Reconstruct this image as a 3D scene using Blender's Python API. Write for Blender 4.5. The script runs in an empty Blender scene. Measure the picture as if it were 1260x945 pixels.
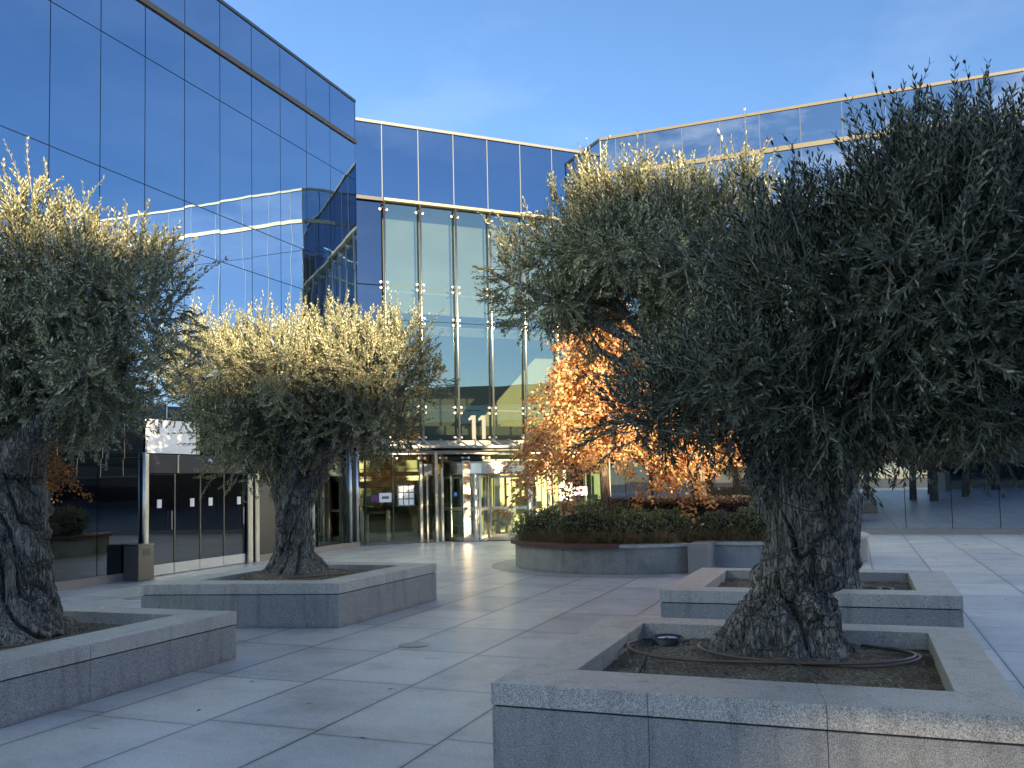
import bpy, math, random
import numpy as np
from mathutils import Vector, Matrix, noise as mnoise

R_ = random.Random(7)
SC = bpy.context.scene
COL = SC.collection
PI = math.pi

# ---------------------------------------------------------------- mesh helper
def origin_of(o):
    v = Vector((0, 0, 0))
    while o is not None:
        v += o.location
        o = o.parent
    return v

class MB:
    def __init__(s):
        s.v = []; s.f = []
    def add(s, vs, fs):
        n = len(s.v)
        s.v += [tuple(p) for p in vs]
        s.f += [tuple(i + n for i in f) for f in fs]
        return s
    def box(s, x0, x1, y0, y1, z0, z1, M=None):
        vs = [(x, y, z) for z in (z0, z1) for (x, y) in ((x0, y0), (x1, y0), (x1, y1), (x0, y1))]
        if M is not None: vs = [M(*p) for p in vs]
        return s.add(vs, [(3, 2, 1, 0), (4, 5, 6, 7), (0, 1, 5, 4), (1, 2, 6, 5), (2, 3, 7, 6), (3, 0, 4, 7)])
    def prism(s, poly, z0, z1, M=None):
        n = len(poly)
        vs = [(x, y, z0) for x, y in poly] + [(x, y, z1) for x, y in poly]
        if M is not None: vs = [M(*p) for p in vs]
        return s.add(vs, [tuple(range(n - 1, -1, -1)), tuple(range(n, 2 * n))] +
                     [(i, (i + 1) % n, n + (i + 1) % n, n + i) for i in range(n)])
    def tube(s, pts, r, n=8, caps=True):
        pts = [Vector(p) for p in pts]
        m = len(pts)
        rs = r if hasattr(r, '__len__') else [r] * m
        up = Vector((0, 0, 1))
        d0 = (pts[1] - pts[0]).normalized()
        a = d0.cross(up)
        if a.length < .05: a = d0.cross(Vector((1, 0, 0)))
        a.normalize()
        vs = []
        for i in range(m):
            d = (pts[min(i + 1, m - 1)] - pts[max(i - 1, 0)]).normalized()
            a = (a - d * a.dot(d)).normalized()
            b = d.cross(a)
            for k in range(n):
                t = 2 * PI * k / n
                vs.append(pts[i] + (a * math.cos(t) + b * math.sin(t)) * rs[i])
        fs = [(i * n + k, i * n + (k + 1) % n, (i + 1) * n + (k + 1) % n, (i + 1) * n + k) for i in range(m - 1) for k in range(n)]
        if caps: fs += [tuple(range(n - 1, -1, -1)), tuple((m - 1) * n + k for k in range(n))]
        return s.add(vs, fs)
    def lathe(s, prof, c=(0, 0, 0), n=32, a0=0, a1=2 * PI):
        full = abs(a1 - a0 - 2 * PI) < 1e-6
        k = n if full else n + 1
        vs = []
        for (r, z) in prof:
            for i in range(k):
                t = a0 + (a1 - a0) * i / n
                vs.append((c[0] + r * math.cos(t), c[1] + r * math.sin(t), c[2] + z))
        m = len(prof); fs = []
        for j in range(m - 1):
            for i in range(n):
                i2 = (i + 1) % k
                fs.append((j * k + i, j * k + i2, (j + 1) * k + i2, (j + 1) * k + i))
        return s.add(vs, fs)
    def ball(s, c, r, n=10, sz=1.0):
        prof = [(max(1e-4, r * math.sin(PI * i / 6)), -r * sz * math.cos(PI * i / 6)) for i in range(7)]
        return s.lathe(prof, c, n)
    def build(s, name, m, parent=None, origin=None, smooth=False, label=None, bevel=0):
        o0 = origin_of(parent) if parent is not None else Vector(origin or (0, 0, 0))
        me = bpy.data.meshes.new(name)
        me.from_pydata([(x - o0.x, y - o0.y, z - o0.z) for x, y, z in s.v], [], s.f)
        me.materials.append(m)
        if smooth: me.polygons.foreach_set('use_smooth', [True] * len(me.polygons))
        me.update()
        o = bpy.data.objects.new(name, me)
        COL.objects.link(o)
        if parent is not None: o.parent = parent
        else: o.location = o0
        if label: o['label'] = label
        if bevel:
            b = o.modifiers.new('bevel', 'BEVEL'); b.width = bevel; b.segments = 2
            b.limit_method = 'ANGLE'; b.angle_limit = .6
        return o

def np_mesh(name, V, F, m, parent=None, origin=None, smooth=False):
    """V (n,3) array, F list of (k faces, n verts each) arrays"""
    o0 = np.array(origin_of(parent) if parent is not None else Vector(origin or (0, 0, 0)))
    me = bpy.data.meshes.new(name)
    V = (np.asarray(V) - o0).astype(np.float32)
    me.vertices.add(len(V)); me.vertices.foreach_set('co', V.ravel())
    tot = []; idx = []
    for f in F:
        tot.append(np.full(len(f), f.shape[1], np.int32)); idx.append(f.ravel())
    tot = np.concatenate(tot); idx = np.concatenate(idx).astype(np.int32)
    me.loops.add(len(idx)); me.loops.foreach_set('vertex_index', idx)
    me.polygons.add(len(tot))
    st = np.concatenate([[0], np.cumsum(tot)[:-1]]).astype(np.int32)
    me.polygons.foreach_set('loop_start', st)
    try: me.polygons.foreach_set('loop_total', tot)
    except Exception: pass
    if smooth: me.polygons.foreach_set('use_smooth', np.ones(len(tot), bool))
    me.materials.append(m)
    me.update(calc_edges=True); me.validate()
    o = bpy.data.objects.new(name, me); COL.objects.link(o)
    if parent is not None: o.parent = parent
    else: o.location = Vector(o0)
    return o

def thing(name, loc, label, cat, group=None):
    o = bpy.data.objects.new(name, None); COL.objects.link(o); o.location = loc
    o.empty_display_size = .2
    return tag(o, label, cat, group)
def tag(o, label, cat, group=None):
    o['label'] = label; o['category'] = cat
    if group: o['group'] = group
    return o
def struct(o):
    o['kind'] = 'structure'; return o

# ---------------------------------------------------------------- materials
def new_mat(name):
    m = bpy.data.materials.new(name); m.use_nodes = True
    nt = m.node_tree; nt.nodes.clear()
    out = nt.nodes.new('ShaderNodeOutputMaterial')
    return m, nt, out
def N(nt, t, **kw):
    n = nt.nodes.new(t)
    for k, v in kw.items():
        if k.startswith('i_'):
            key = k[2:]
            key = int(key) if key.isdigit() else key.replace('_', ' ')
            n.inputs[key].default_value = v
        else: setattr(n, k, v)
    return n
def L(nt, a, b): nt.links.new(a, b)
def ramp(nt, fac, stops):
    r = N(nt, 'ShaderNodeValToRGB')
    e = r.color_ramp.elements
    while len(e) > 1: e.remove(e[-1])
    e[0].position = stops[0][0]; e[0].color = (*stops[0][1], 1) if hasattr(stops[0][1], '__len__') else (stops[0][1],) * 3 + (1,)
    for p, c in stops[1:]:
        x = e.new(p); x.color = (*c, 1) if hasattr(c, '__len__') else (c, c, c, 1)
    L(nt, fac, r.inputs[0]); return r.outputs[0]
def math_(nt, op, a, b=None, clamp=False):
    n = N(nt, 'ShaderNodeMath', operation=op, use_clamp=clamp)
    for i, x in enumerate((a, b)):
        if x is None: continue
        if hasattr(x, 'is_linked') or hasattr(x, 'links'): L(nt, x, n.inputs[i])
        else: n.inputs[i].default_value = x
    return n.outputs[0]
def mixc(nt, fac, a, b, mode='MIX'):
    n = N(nt, 'ShaderNodeMix', data_type='RGBA', blend_type=mode)
    for s, x in ((n.inputs[0], fac), (n.inputs[6], a), (n.inputs[7], b)):
        if hasattr(x, 'links'): L(nt, x, s)
        elif hasattr(x, '__len__'): s.default_value = (*x, 1)
        else: s.default_value = x
    return n.outputs[2]
def noise(nt, vec, scale, detail=4, rough=.55, **kw):
    n = N(nt, 'ShaderNodeTexNoise', i_Scale=scale, i_Detail=detail, i_Roughness=rough)
    if vec is not None: L(nt, vec, n.inputs['Vector'])
    return n.outputs[0]
def objco(nt):
    return N(nt, 'ShaderNodeTexCoord').outputs['Object']
def worldpos(nt):
    return N(nt, 'ShaderNodeNewGeometry').outputs['Position']
def mapping(nt, vec, scale=(1, 1, 1), rot=(0, 0, 0)):
    n = N(nt, 'ShaderNodeMapping'); n.inputs['Scale'].default_value = scale; n.inputs['Rotation'].default_value = rot
    L(nt, vec, n.inputs['Vector']); return n.outputs[0]
def bump(nt, h, strength=.3, dist=.01):
    b = N(nt, 'ShaderNodeBump', i_Strength=strength, i_Distance=dist); L(nt, h, b.inputs['Height']); return b.outputs[0]

def plain(name, col, rough=.6, metal=0, var=.12, scale=6, bmp=0, spec=.5):
    m, nt, out = new_mat(name)
    p = N(nt, 'ShaderNodeBsdfPrincipled', i_Roughness=rough, i_Metallic=metal)
    p.inputs['Specular IOR Level'].default_value = spec
    n = noise(nt, worldpos(nt), scale, 5)
    c = mixc(nt, n, tuple(x * (1 - var) for x in col), tuple(min(1, x * (1 + var)) for x in col))
    L(nt, c, p.inputs['Base Color'])
    if bmp: L(nt, bump(nt, noise(nt, worldpos(nt), scale * 8, 3), bmp, .004), p.inputs['Normal'])
    L(nt, p.outputs[0], out.inputs[0]); return m

def steel(name, col=(.72, .70, .64), rough=.28, brushed=True):
    m, nt, out = new_mat(name)
    p = N(nt, 'ShaderNodeBsdfPrincipled', i_Metallic=1)
    p.inputs['Base Color'].default_value = (*col, 1)
    v = mapping(nt, worldpos(nt), (90, 90, 2))
    n = noise(nt, v, 1, 3)
    r = N(nt, 'ShaderNodeMapRange', i_3=rough * .7, i_4=rough * 1.4); L(nt, n, r.inputs[0]); L(nt, r.outputs[0], p.inputs['Roughness'])
    if brushed: L(nt, bump(nt, n, .08, .002), p.inputs['Normal'])
    L(nt, p.outputs[0], out.inputs[0]); return m

def granite(name, base, top=1.0, rough=.6, spec=.4, stain=.3, slabs=False):
    m, nt, out = new_mat(name)
    P = worldpos(nt)
    p = N(nt, 'ShaderNodeBsdfPrincipled', i_Roughness=rough); p.inputs['Specular IOR Level'].default_value = spec
    g1 = ramp(nt, noise(nt, P, 170, 2, .7), [(.33, .32), (.5, 1.0), (.68, 1.7)])
    g2 = ramp(nt, noise(nt, P, 60, 3, .7), [(.3, .82), (.7, 1.16)])
    big = ramp(nt, noise(nt, P, 1.3, 6, .65), [(.3, 1 - stain), (.5, 1.0), (.75, 1 + stain * .35)])
    c = mixc(nt, 1.0, base, g1, 'MULTIPLY'); c = mixc(nt, 1.0, c, g2, 'MULTIPLY'); c = mixc(nt, 1.0, c, big, 'MULTIPLY')
    if not slabs:
        drip = ramp(nt, noise(nt, mapping(nt, P, (7, 7, .9)), 1.0, 5, .7), [(.30, .62), (.48, 1.0), (.8, 1.08)])
        c = mixc(nt, .75, c, drip, 'MULTIPLY')
        blot = ramp(nt, noise(nt, P, 5.5, 6, .75), [(.28, .70), (.42, 1.0)])
        c = mixc(nt, .7, c, blot, 'MULTIPLY')
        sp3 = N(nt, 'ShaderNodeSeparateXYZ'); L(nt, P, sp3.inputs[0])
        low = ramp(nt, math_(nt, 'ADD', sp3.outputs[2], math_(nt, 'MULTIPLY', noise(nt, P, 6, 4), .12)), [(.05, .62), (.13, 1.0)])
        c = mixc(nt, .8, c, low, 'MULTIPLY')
    hgt = noise(nt, P, 140, 2, .6)
    if slabs:
        sep = N(nt, 'ShaderNodeSeparateXYZ'); L(nt, P, sep.inputs[0])
        X, Y = sep.outputs[0], sep.outputs[1]
        # columns 1 m wide along Y; slabs 1.5 m long, staggered
        xs = math_(nt, 'ADD', X, 2.77 + 100.0)
        col = math_(nt, 'FLOOR', xs); fx = math_(nt, 'SUBTRACT', xs, col)
        half = math_(nt, 'MULTIPLY', math_(nt, 'MODULO', math_(nt, 'MULTIPLY', col, 0.37), 1.0), .16)
        ys = math_(nt, 'ADD', math_(nt, 'DIVIDE', math_(nt, 'ADD', Y, 150.0 - 5.78 + .03), 1.5), half)
        row = math_(nt, 'FLOOR', ys); fy = math_(nt, 'SUBTRACT', ys, row)
        ex = math_(nt, 'MINIMUM', fx, math_(nt, 'SUBTRACT', 1.0, fx))
        ey = math_(nt, 'MULTIPLY', math_(nt, 'MINIMUM', fy, math_(nt, 'SUBTRACT', 1.0, fy)), 1.5)
        jx = math_(nt, 'LESS_THAN', ex, .0075); jy = math_(nt, 'LESS_THAN', ey, .0045)
        joint = math_(nt, 'MAXIMUM', jx, jy)
        soft = ramp(nt, math_(nt, 'MINIMUM', ex, ey), [(0, .80), (.05, 1.0)])
        comb = N(nt, 'ShaderNodeCombineXYZ'); L(nt, col, comb.inputs[0]); L(nt, row, comb.inputs[1])
        wn = N(nt, 'ShaderNodeTexWhiteNoise', noise_dimensions='2D'); L(nt, comb.outputs[0], wn.inputs[0])
        tone = ramp(nt, wn.outputs[0], [(0, (.86, .87, .90)), (.5, (1, 1, 1)), (1, (1.09, 1.08, 1.05))])
        c = mixc(nt, 1.0, c, tone, 'MULTIPLY'); c = mixc(nt, 1.0, c, soft, 'MULTIPLY')
        # water marks and scuffs running along the slabs
        st = ramp(nt, noise(nt, mapping(nt, P, (.5, 2.6, 1)), 1.0, 6, .7), [(.32, .86), (.5, 1.0), (.7, 1.05)])
        c = mixc(nt, .8, c, st, 'MULTIPLY')
        spots = ramp(nt, noise(nt, P, 9, 2, .5), [(.20, .6), (.24, 1.0)])
        c = mixc(nt, .35, c, spots, 'MULTIPLY')
        c = mixc(nt, joint, c, (.025, .027, .03))
        L(nt, ramp(nt, noise(nt, mapping(nt, P, (.6, 1.6, 1)), 1.1, 5, .65), [(.3, .27), (.7, .40)]), p.inputs['Roughness'])
        hgt = math_(nt, 'SUBTRACT', math_(nt, 'MULTIPLY', hgt, .25), math_(nt, 'MULTIPLY', joint, 1.0))
    L(nt, c, p.inputs['Base Color'])
    L(nt, bump(nt, hgt, .35, .004), p.inputs['Normal'])
    L(nt, p.outputs[0], out.inputs[0]); return m

def mirror_glass(name, tint, body, refl=.55, wob=.004, see=0, see_col=(.5, .55, .5)):
    """reflective facade glass; see>0 lets part of the light through"""
    m, nt, out = new_mat(name)
    P = objco(nt)
    b = bump(nt, noise(nt, mapping(nt, P, (.55, .55, .3)), 1.0, 2, .4), 1.0, wob)
    gl = N(nt, 'ShaderNodeBsdfGlossy', i_Roughness=0.0); gl.inputs['Color'].default_value = (*tint, 1); L(nt, b, gl.inputs['Normal'])
    di = N(nt, 'ShaderNodeBsdfPrincipled', i_Roughness=.3); di.inputs['Specular IOR Level'].default_value = 0
    dc = mixc(nt, noise(nt, P, .6, 3), tuple(x * .8 for x in body), tuple(x * 1.2 for x in body)); L(nt, dc, di.inputs['Base Color'])
    base = di.outputs[0]
    if see:
        tr = N(nt, 'ShaderNodeBsdfTransparent'); tr.inputs['Color'].default_value = (*see_col, 1)
        mx = N(nt, 'ShaderNodeMixShader', i_0=see); L(nt, di.outputs[0], mx.inputs[1]); L(nt, tr.outputs[0], mx.inputs[2]); base = mx.outputs[0]
    fr = N(nt, 'ShaderNodeFresnel', i_IOR=1.55)
    fac = math_(nt, 'ADD', math_(nt, 'MULTIPLY', fr.outputs[0], 1 - refl), refl, True)
    mx = N(nt, 'ShaderNodeMixShader'); L(nt, fac, mx.inputs[0]); L(nt, base, mx.inputs[1]); L(nt, gl.outputs[0], mx.inputs[2])
    L(nt, mx.outputs[0], out.inputs[0]); return m

def leafmat(name, top, under, trans=.25, tcol=None, gloss=.12, vary=.35, vr=None):
    m, nt, out = new_mat(name)
    g = N(nt, 'ShaderNodeNewGeometry')
    rnd = g.outputs['Random Per Island']
    c = mixc(nt, g.outputs['Backfacing'], top, under)
    v = ramp(nt, rnd, vr or [(0, 1 - vary), (.6, 1.0), (1, 1 + vary)])
    c = mixc(nt, 1.0, c, v, 'MULTIPLY')
    clump = ramp(nt, noise(nt, objco(nt), 2.2, 3), [(.35, (.85, .9, .9)), (.65, (1.12, 1.05, .95))])
    c = mixc(nt, 1.0, c, clump, 'MULTIPLY')
    d = N(nt, 'ShaderNodeBsdfDiffuse'); L(nt, c, d.inputs[0])
    t = N(nt, 'ShaderNodeBsdfTranslucent')
    tc = mixc(nt, 1.0, c, tcol or (1.6, 1.7, .9), 'MULTIPLY'); L(nt, tc, t.inputs[0])
    m1 = N(nt, 'ShaderNodeMixShader', i_0=trans); L(nt, d.outputs[0], m1.inputs[1]); L(nt, t.outputs[0], m1.inputs[2])
    gs = N(nt, 'ShaderNodeBsdfGlossy', i_Roughness=.45); gs.inputs[0].default_value = (.75, .8, .8, 1)
    m2 = N(nt, 'ShaderNodeMixShader', i_0=gloss * .5); L(nt, m1.outputs[0], m2.inputs[1]); L(nt, gs.outputs[0], m2.inputs[2])
    L(nt, m2.outputs[0], out.inputs[0]); return m

def barkmat(name, dark, light, sc=1.0):
    m, nt, out = new_mat(name)
    P = objco(nt)
    p = N(nt, 'ShaderNodeBsdfPrincipled', i_Roughness=.92); p.inputs['Specular IOR Level'].default_value = .15
    w = noise(nt, P, 3 * sc, 3)
    wn = N(nt, 'ShaderNodeVectorMath', operation='ADD')
    L(nt, P, wn.inputs[0])
    sclw = N(nt, 'ShaderNodeVectorMath', operation='SCALE'); sclw.inputs['Scale'].default_value = .05
    nn = N(nt, 'ShaderNodeTexNoise', i_Scale=4.0 * sc, i_Detail=3); L(nt, P, nn.inputs['Vector']); L(nt, nn.outputs[1], sclw.inputs[0]); L(nt, sclw.outputs[0], wn.inputs[1])
    n1 = noise(nt, mapping(nt, wn.outputs[0], (26 * sc, 26 * sc, 3.0 * sc)), 1, 3, .6)
    rid = math_(nt, 'ABSOLUTE', math_(nt, 'SUBTRACT', n1, .5))
    crack = ramp(nt, rid, [(0, 0.0), (.035, .55), (.12, 1.0)])
    n2 = noise(nt, mapping(nt, wn.outputs[0], (75 * sc, 75 * sc, 7 * sc)), 1, 3, .7)
    crack2 = ramp(nt, math_(nt, 'ABSOLUTE', math_(nt, 'SUBTRACT', n2, .5)), [(0, .45), (.06, 1.0)])
    fine = noise(nt, mapping(nt, wn.outputs[0], (90 * sc, 90 * sc, 22 * sc)), 1, 5, .75)
    c = mixc(nt, fine, dark, light)
    c = mixc(nt, crack, tuple(x * .3 for x in dark), c)
    c = mixc(nt, 1.0, c, crack2, 'MULTIPLY')
    c = mixc(nt, 1.0, c, ramp(nt, w, [(.3, .65), (.7, 1.3)]), 'MULTIPLY')
    L(nt, c, p.inputs['Base Color'])
    h = math_(nt, 'ADD', math_(nt, 'MULTIPLY', crack, .9), math_(nt, 'ADD', math_(nt, 'MULTIPLY', fine, .5), math_(nt, 'MULTIPLY', crack2, .35)))
    L(nt, bump(nt, h, 1.0, .016), p.inputs['Normal'])
    L(nt, p.outputs[0], out.inputs[0]); return m

def soilmat(name):
    m, nt, out = new_mat(name)
    P = worldpos(nt)
    p = N(nt, 'ShaderNodeBsdfPrincipled', i_Roughness=.95); p.inputs['Specular IOR Level'].default_value = .1
    n = noise(nt, P, 45, 5, .75)
    c = ramp(nt, n, [(.3, (.07, .055, .042)), (.5, (.20, .165, .125)), (.62, (.34, .29, .225)), (.8, (.48, .42, .34))])
    c = mixc(nt, 1.0, c, ramp(nt, noise(nt, P, 3, 4), [(.3, .65), (.7, 1.15)]), 'MULTIPLY')
    L(nt, c, p.inputs['Base Color']); L(nt, bump(nt, n, 1.0, .02), p.inputs['Normal'])
    L(nt, p.outputs[0], out.inputs[0]); return m

M_pave = granite('paving_granite', (.53, .53, .535), spec=.5, stain=.28, slabs=True)
M_cap = granite('coping_granite', (.42, .41, .395), rough=.5, stain=.18)
M_body = granite('planter_granite', (.27, .275, .285), rough=.7, stain=.14)
M_conc = granite('weathered_concrete', (.28, .27, .25), rough=.8, stain=.5)
M_soil = soilmat('dry_mulch')
M_glassL = mirror_glass('dark_mirror_glass', (.52, .74, 1.0), (.006, .010, .018), .66, .006)
M_glassN = mirror_glass('night_blue_glass', (.15, .20, .29), (.006, .010, .02), .60, .003)
M_glassE = mirror_glass('deep_blue_glass', (.23, .36, .53), (.006, .010, .02), .60, .003)
M_glassDk = mirror_glass('dark_door_glass', (.55, .60, .66), (.006, .006, .007), .22, .003)
M_glassLow = mirror_glass('ground_floor_glass', (.62, .70, .78), (.008, .009, .011), .42, .003)
M_glassR = mirror_glass('pale_mirror_glass', (.62, .72, .82), (.012, .016, .022), .58, .005)
M_glassF = mirror_glass('clear_facade_glass', (.58, .66, .66), (.02, .03, .028), .24, .003, .92, (.82, .87, .80))
M_glassDoor = mirror_glass('clear_door_glass', (.9, .95, .92), (.02, .03, .025), .05, .001, .97, (.86, .93, .86))
M_black = plain('dark_gasket', (.012, .014, .02), .5)
M_steel = steel('brushed_steel')
M_flare = steel('satin_steel', (.75, .68, .58), .20, False)
M_steel_dk = steel('dark_steel', (.22, .22, .22), .3)
M_champ = plain('champagne_metal', (.17, .152, .115), .45, .3, .05, 3)
M_alu = plain('pale_metal', (.23, .222, .20), .4, .6, .05, 3)
M_kick = plain('kick_plate_metal', (.50, .51, .54), .45, .3, .04, 3)
M_mull = plain('mullion_metal', (.11, .115, .12), .5, .3, .05, 3)
M_sillstone = plain('sill_stone', (.26, .23, .21), .5, 0, .12, 8)
M_white = plain('white_panel', (.86, .86, .88), .5, 0, .03, 1)
M_blind = plain('pale_blind', (.27, .285, .25), .8, 0, .14, .8)
M_cream = plain('cream_wall', (.56, .52, .34), .7, 0, .06, 1.5)
M_intgrey = plain('interior_grey', (.13, .13, .12), .7, 0, .15, 1)
M_intdark = plain('interior_dark', (.035, .037, .035), .6, 0, .2, 1)
M_intfloor = plain('interior_floor', (.30, .28, .24), .3, 0, .1, 2)
M_wood = plain('dark_wood_seat', (.09, .045, .032), .5, 0, .35, 5, .3)
M_olive = leafmat('olive_leaf', (.155, .160, .088), (.43, .415, .26), .16, (1.3, 1.25, .7), .22)  # paler leaf copy, sunlight of the lit crowns put into the colour
M_olive_shade = leafmat('shaded_olive_leaf', (.046, .055, .034), (.145, .15, .105), .12, (1.3, 1.25, .7), .16)  # darker leaf copy, shade on the nearest crown put into the colour
M_twig = plain('olive_twig', (.20, .19, .14), .9, 0, .3, 20)
M_bark = barkmat('olive_bark', (.17, .158, .140), (.56, .53, .48))
M_bark_o = barkmat('smooth_bark', (.20, .15, .11), (.38, .30, .22), .8)
M_orange = leafmat('autumn_leaf', (.60, .33, .155), (.66, .43, .25), .35, (1.3, 1.0, .6), .08, .45, [(0, (.45, .33, .3)), (.25, (.85, .7, .6)), (.6, (1.0, 1.0, 1.0)), (.9, (1.15, 1.35, 1.3)), (1, (.8, 1.3, .6))])
M_hose = plain('brown_hose', (.12, .085, .065), .3, 0, .1, 10)
M_cable = plain('black_cable', (.05, .052, .05), .5)
M_shrub = leafmat('shrub_leaf', (.085, .115, .05), (.12, .14, .075), .2, None, .2)
M_shrub2 = leafmat('bright_shrub_leaf', (.12, .16, .055), (.14, .175, .09), .2, None, .2)
M_hedge = leafmat('bronze_hedge_leaf', (.095, .065, .05), (.12, .085, .065), .2, (1.3, 1, .8), .15)
M_grass = leafmat('dry_grass_blade', (.24, .20, .10), (.26, .21, .12), .2, (1.2, 1.1, .8), .08)
M_dkleaf = leafmat('evergreen_leaf', (.02, .04, .018), (.03, .05, .025), .1)

# ---------------------------------------------------------------- ground
g = MB()
g.add([(-400, -400, 0), (400, -400, 0), (400, 400, 0), (-400, 400, 0)], [(0, 1, 2, 3)])
struct(g.build('ground', plain('far_ground', (.16, .16, .155), .8, 0, .2, .2)))
g = MB(); g.box(-70, 90, -70, 60, -.3, .006)
struct(g.build('plaza_paving', M_pave))

# ---------------------------------------------------------------- left wing
XL = -13.65; YC = 22.8; ROOF = 13.47
def tilt():
    return R_.uniform(-.0022, .0022), R_.uniform(-.0018, .0018)

lw = thing('glass_building', (XL, 16, 0), 'dark blue mirror glass wing on the left with a dark rail near its roof', 'building')
b = MB(); b.box(-45, XL - .06, -38, 14.3, 0, ROOF - .06)
b.box(-45, XL - .06, 18.03, 20.3, 0, ROOF - .06)
b.box(-45, XL - .06, 14.3, 18.03, 3.3, ROOF - .06)
b.box(-45, XL - .06, 20.3, YC - .02, 2.9, ROOF - .06)
b.box(-45, -19, 14.3, YC - .02, 0, 3.3)
b.build('wall', M_black, lw)
rows = [(.17, 2.43), (2.445, 3.22), (3.235, 4.3), (4.315, 7.1), (7.12, 8.2), (8.22, 10.96), (10.98, 12.08), (12.24, 13.38)]
ys = [22.79 - .02] + [21.4 - 1.185 * i for i in range(0, 11)]
for j, (z0, z1) in enumerate(rows):
    for i in range(len(ys) - 1):
        y1, y0 = ys[i], ys[i + 1]
        if j == 0 and y0 < 18.03 and y1 > 14.3: continue
        if j == 0 and y1 > 20.3: continue
        if j == 1 and 14.3 < (y0 + y1) / 2 < 16.3: continue
        a, c = tilt()
        g_ = .010
        yc = (y0 + y1) / 2; zc = (z0 + z1) / 2
        b = MB()
        b.box(-.04, 0, y0 + g_, y1 - g_, z0, z1, M=lambda x, y, z: (XL + x + a * (y - yc) + c * (z - zc), y, z))
        b.build('glass_panel', M_glassDk if j < 2 else M_glassL, lw)
b = MB()
for j, (z0, z1) in enumerate(rows):
    y1 = ys[-1]
    while y1 > -38:
        b.box(XL - .04, XL, max(-38, y1 - 1.185) + .01, y1 - .01, z0, z1); y1 -= 1.185
b.build('far_glass_panels', M_glassL, lw)
MB().box(XL - .05, XL + .05, -38, YC, 12.10, 12.22).build('roof_rail', M_black, lw)
MB().box(XL - .3, XL + .03, -38, YC + .01, 13.40, 13.47).build('roof_coping', M_steel_dk, lw)
MB().box(XL - .05, XL + .015, -38, 14.28, .006, .165).box(XL - .05, XL + .015, 18.05, YC, .006, .165).build('plinth', M_sillstone, lw, bevel=.004)
MB().box(-40, XL + .0, YC - .02, YC + .02, 0, 13.4).build('end_wall', M_glassL, lw)

# door bay of the left wing
db = MB(); db.box(XL - .03, XL + .03, 14.27, 14.42, .006, 2.56); dbo = db.build('steel_jamb', M_steel, lw, bevel=.01)
MB().box(XL - .03, XL + .05, 17.62, 17.80, .006, 2.14).build('steel_jamb', M_steel, lw, bevel=.02)
MB().box(XL - .03, XL + .05, 17.90, 18.05, .006, 2.2).build('steel_jamb', M_steel, lw, bevel=.02)
MB().tube([(XL + .05, 14.25, .006), (XL + .05, 14.25, 2.58)], .035, 12).build('steel_post', M_steel, lw, smooth=True)
MB().box(XL - .03, XL + .02, 14.43, 17.61, 2.15, 2.55).build('door_header', plain('grey_header', (.045, .048, .056), .6, 0, .1, 3, 0, .2), lw, bevel=.004)
MB().box(XL + .021, XL + .03, 15.24, 15.29, 2.16, 2.54).build('header_strip', M_alu, lw)
MB().box(XL - .02, XL + .03, 14.36, 15.82, 2.57, 3.28).build('white_panel', M_white, lw, bevel=.004)
MB().box(XL - .02, XL + .035, 15.84, 15.93, 2.57, 3.28).build('panel_post', M_cream, lw)
MB().box(XL - .03, XL, 15.95, 17.6, 2.57, 3.2).build('transom_glass', M_glassDk, lw)
dome = MB(); dome.ball((XL + .05, 16.25, 2.42), .06, 12); dome.build('camera_dome', M_white, lw, smooth=True)
yy = [14.43, 15.22, 16.02, 16.82, 17.61]
for i in range(4):
    y0, y1 = yy[i] + .01, yy[i + 1] - .01
    d = MB().box(XL - .08, XL - .05, y0, y1, .25, 2.14).build('door_leaf', M_glassDk, lw)
    MB().box(XL - .085, XL - .035, y0, y1, .02, .24).build('kick_plate', M_kick, d, bevel=.003)
    MB().box(XL - .09, XL - .04, y0 - .006, y0 + .035, .25, 2.14).build('door_frame', M_black, d)
    yn = (y0 + y1) / 2 + (.1 if i % 2 else -.1)
    MB().box(XL - .047, XL - .043, yn, yn + .13, 1.42, 1.60).build('notice', M_white, d)
    if i in (0, 3): MB().tube([(XL - .0, y1 - .1, .95), (XL - .0, y1 - .1, 1.35)], .012, 8).build('door_handle', M_steel, d)

# litter bin
lb = thing('litter_bin', (-13.42, 13.95, 0), 'grey metal litter bin with a square slot standing beside the dark glass doors', 'litter bin')
MB().box(-13.62, -13.24, 13.74, 14.16, .012, .70).build('bin_body', plain('bin_metal', (.10, .095, .09), .4, .3), lb, bevel=.006)
MB().box(-13.63, -13.23, 13.73, 14.17, .702, .735).build('bin_top', M_steel_dk, lb, bevel=.004)
MB().box(-13.238, -13.232, 13.86, 14.06, .50, .64).build('slot', M_black, lb)

# ---------------------------------------------------------------- right wing
YR = 28.8; XC = -7.64
rw = thing('glass_building', (0, YR, 0), 'pale mirror glass wing on the right with cream bands under its parapet', 'building')
MB().prism([(-8.55 + .06, 29.71 + .04), (XC + .04, YR + .05), (70, YR + .05), (70, 50), (-8.55 + .06, 50)], 0, 13.40).build('wall', M_black, rw)
xs = [XC + .01, -7.1, -6.09, -4.85, -3.61, -2.37, -1.13, .11, 1.35, 2.59, 3.83, 5.07, 6.31]
for j, (z0, z1) in enumerate(rows):
    for i in range(len(xs) - 1):
        x0, x1 = xs[i], xs[i + 1]
        a, c = tilt(); xm = (x0 + x1) / 2; zc = (z0 + z1) / 2
        b = MB()
        b.box(x0 + .010, x1 - .010, 0, .03, z0, z1, M=lambda x, y, z: (x, YR + y + a * (x - xm) + c * (z - zc), z))
        b.build('glass_panel', M_glassR if j > 0 else (M_glassDk if xm < .1 else M_glassLow), rw)  # darker glass at the left stands in for reflected dark trees
b = MB()
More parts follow.
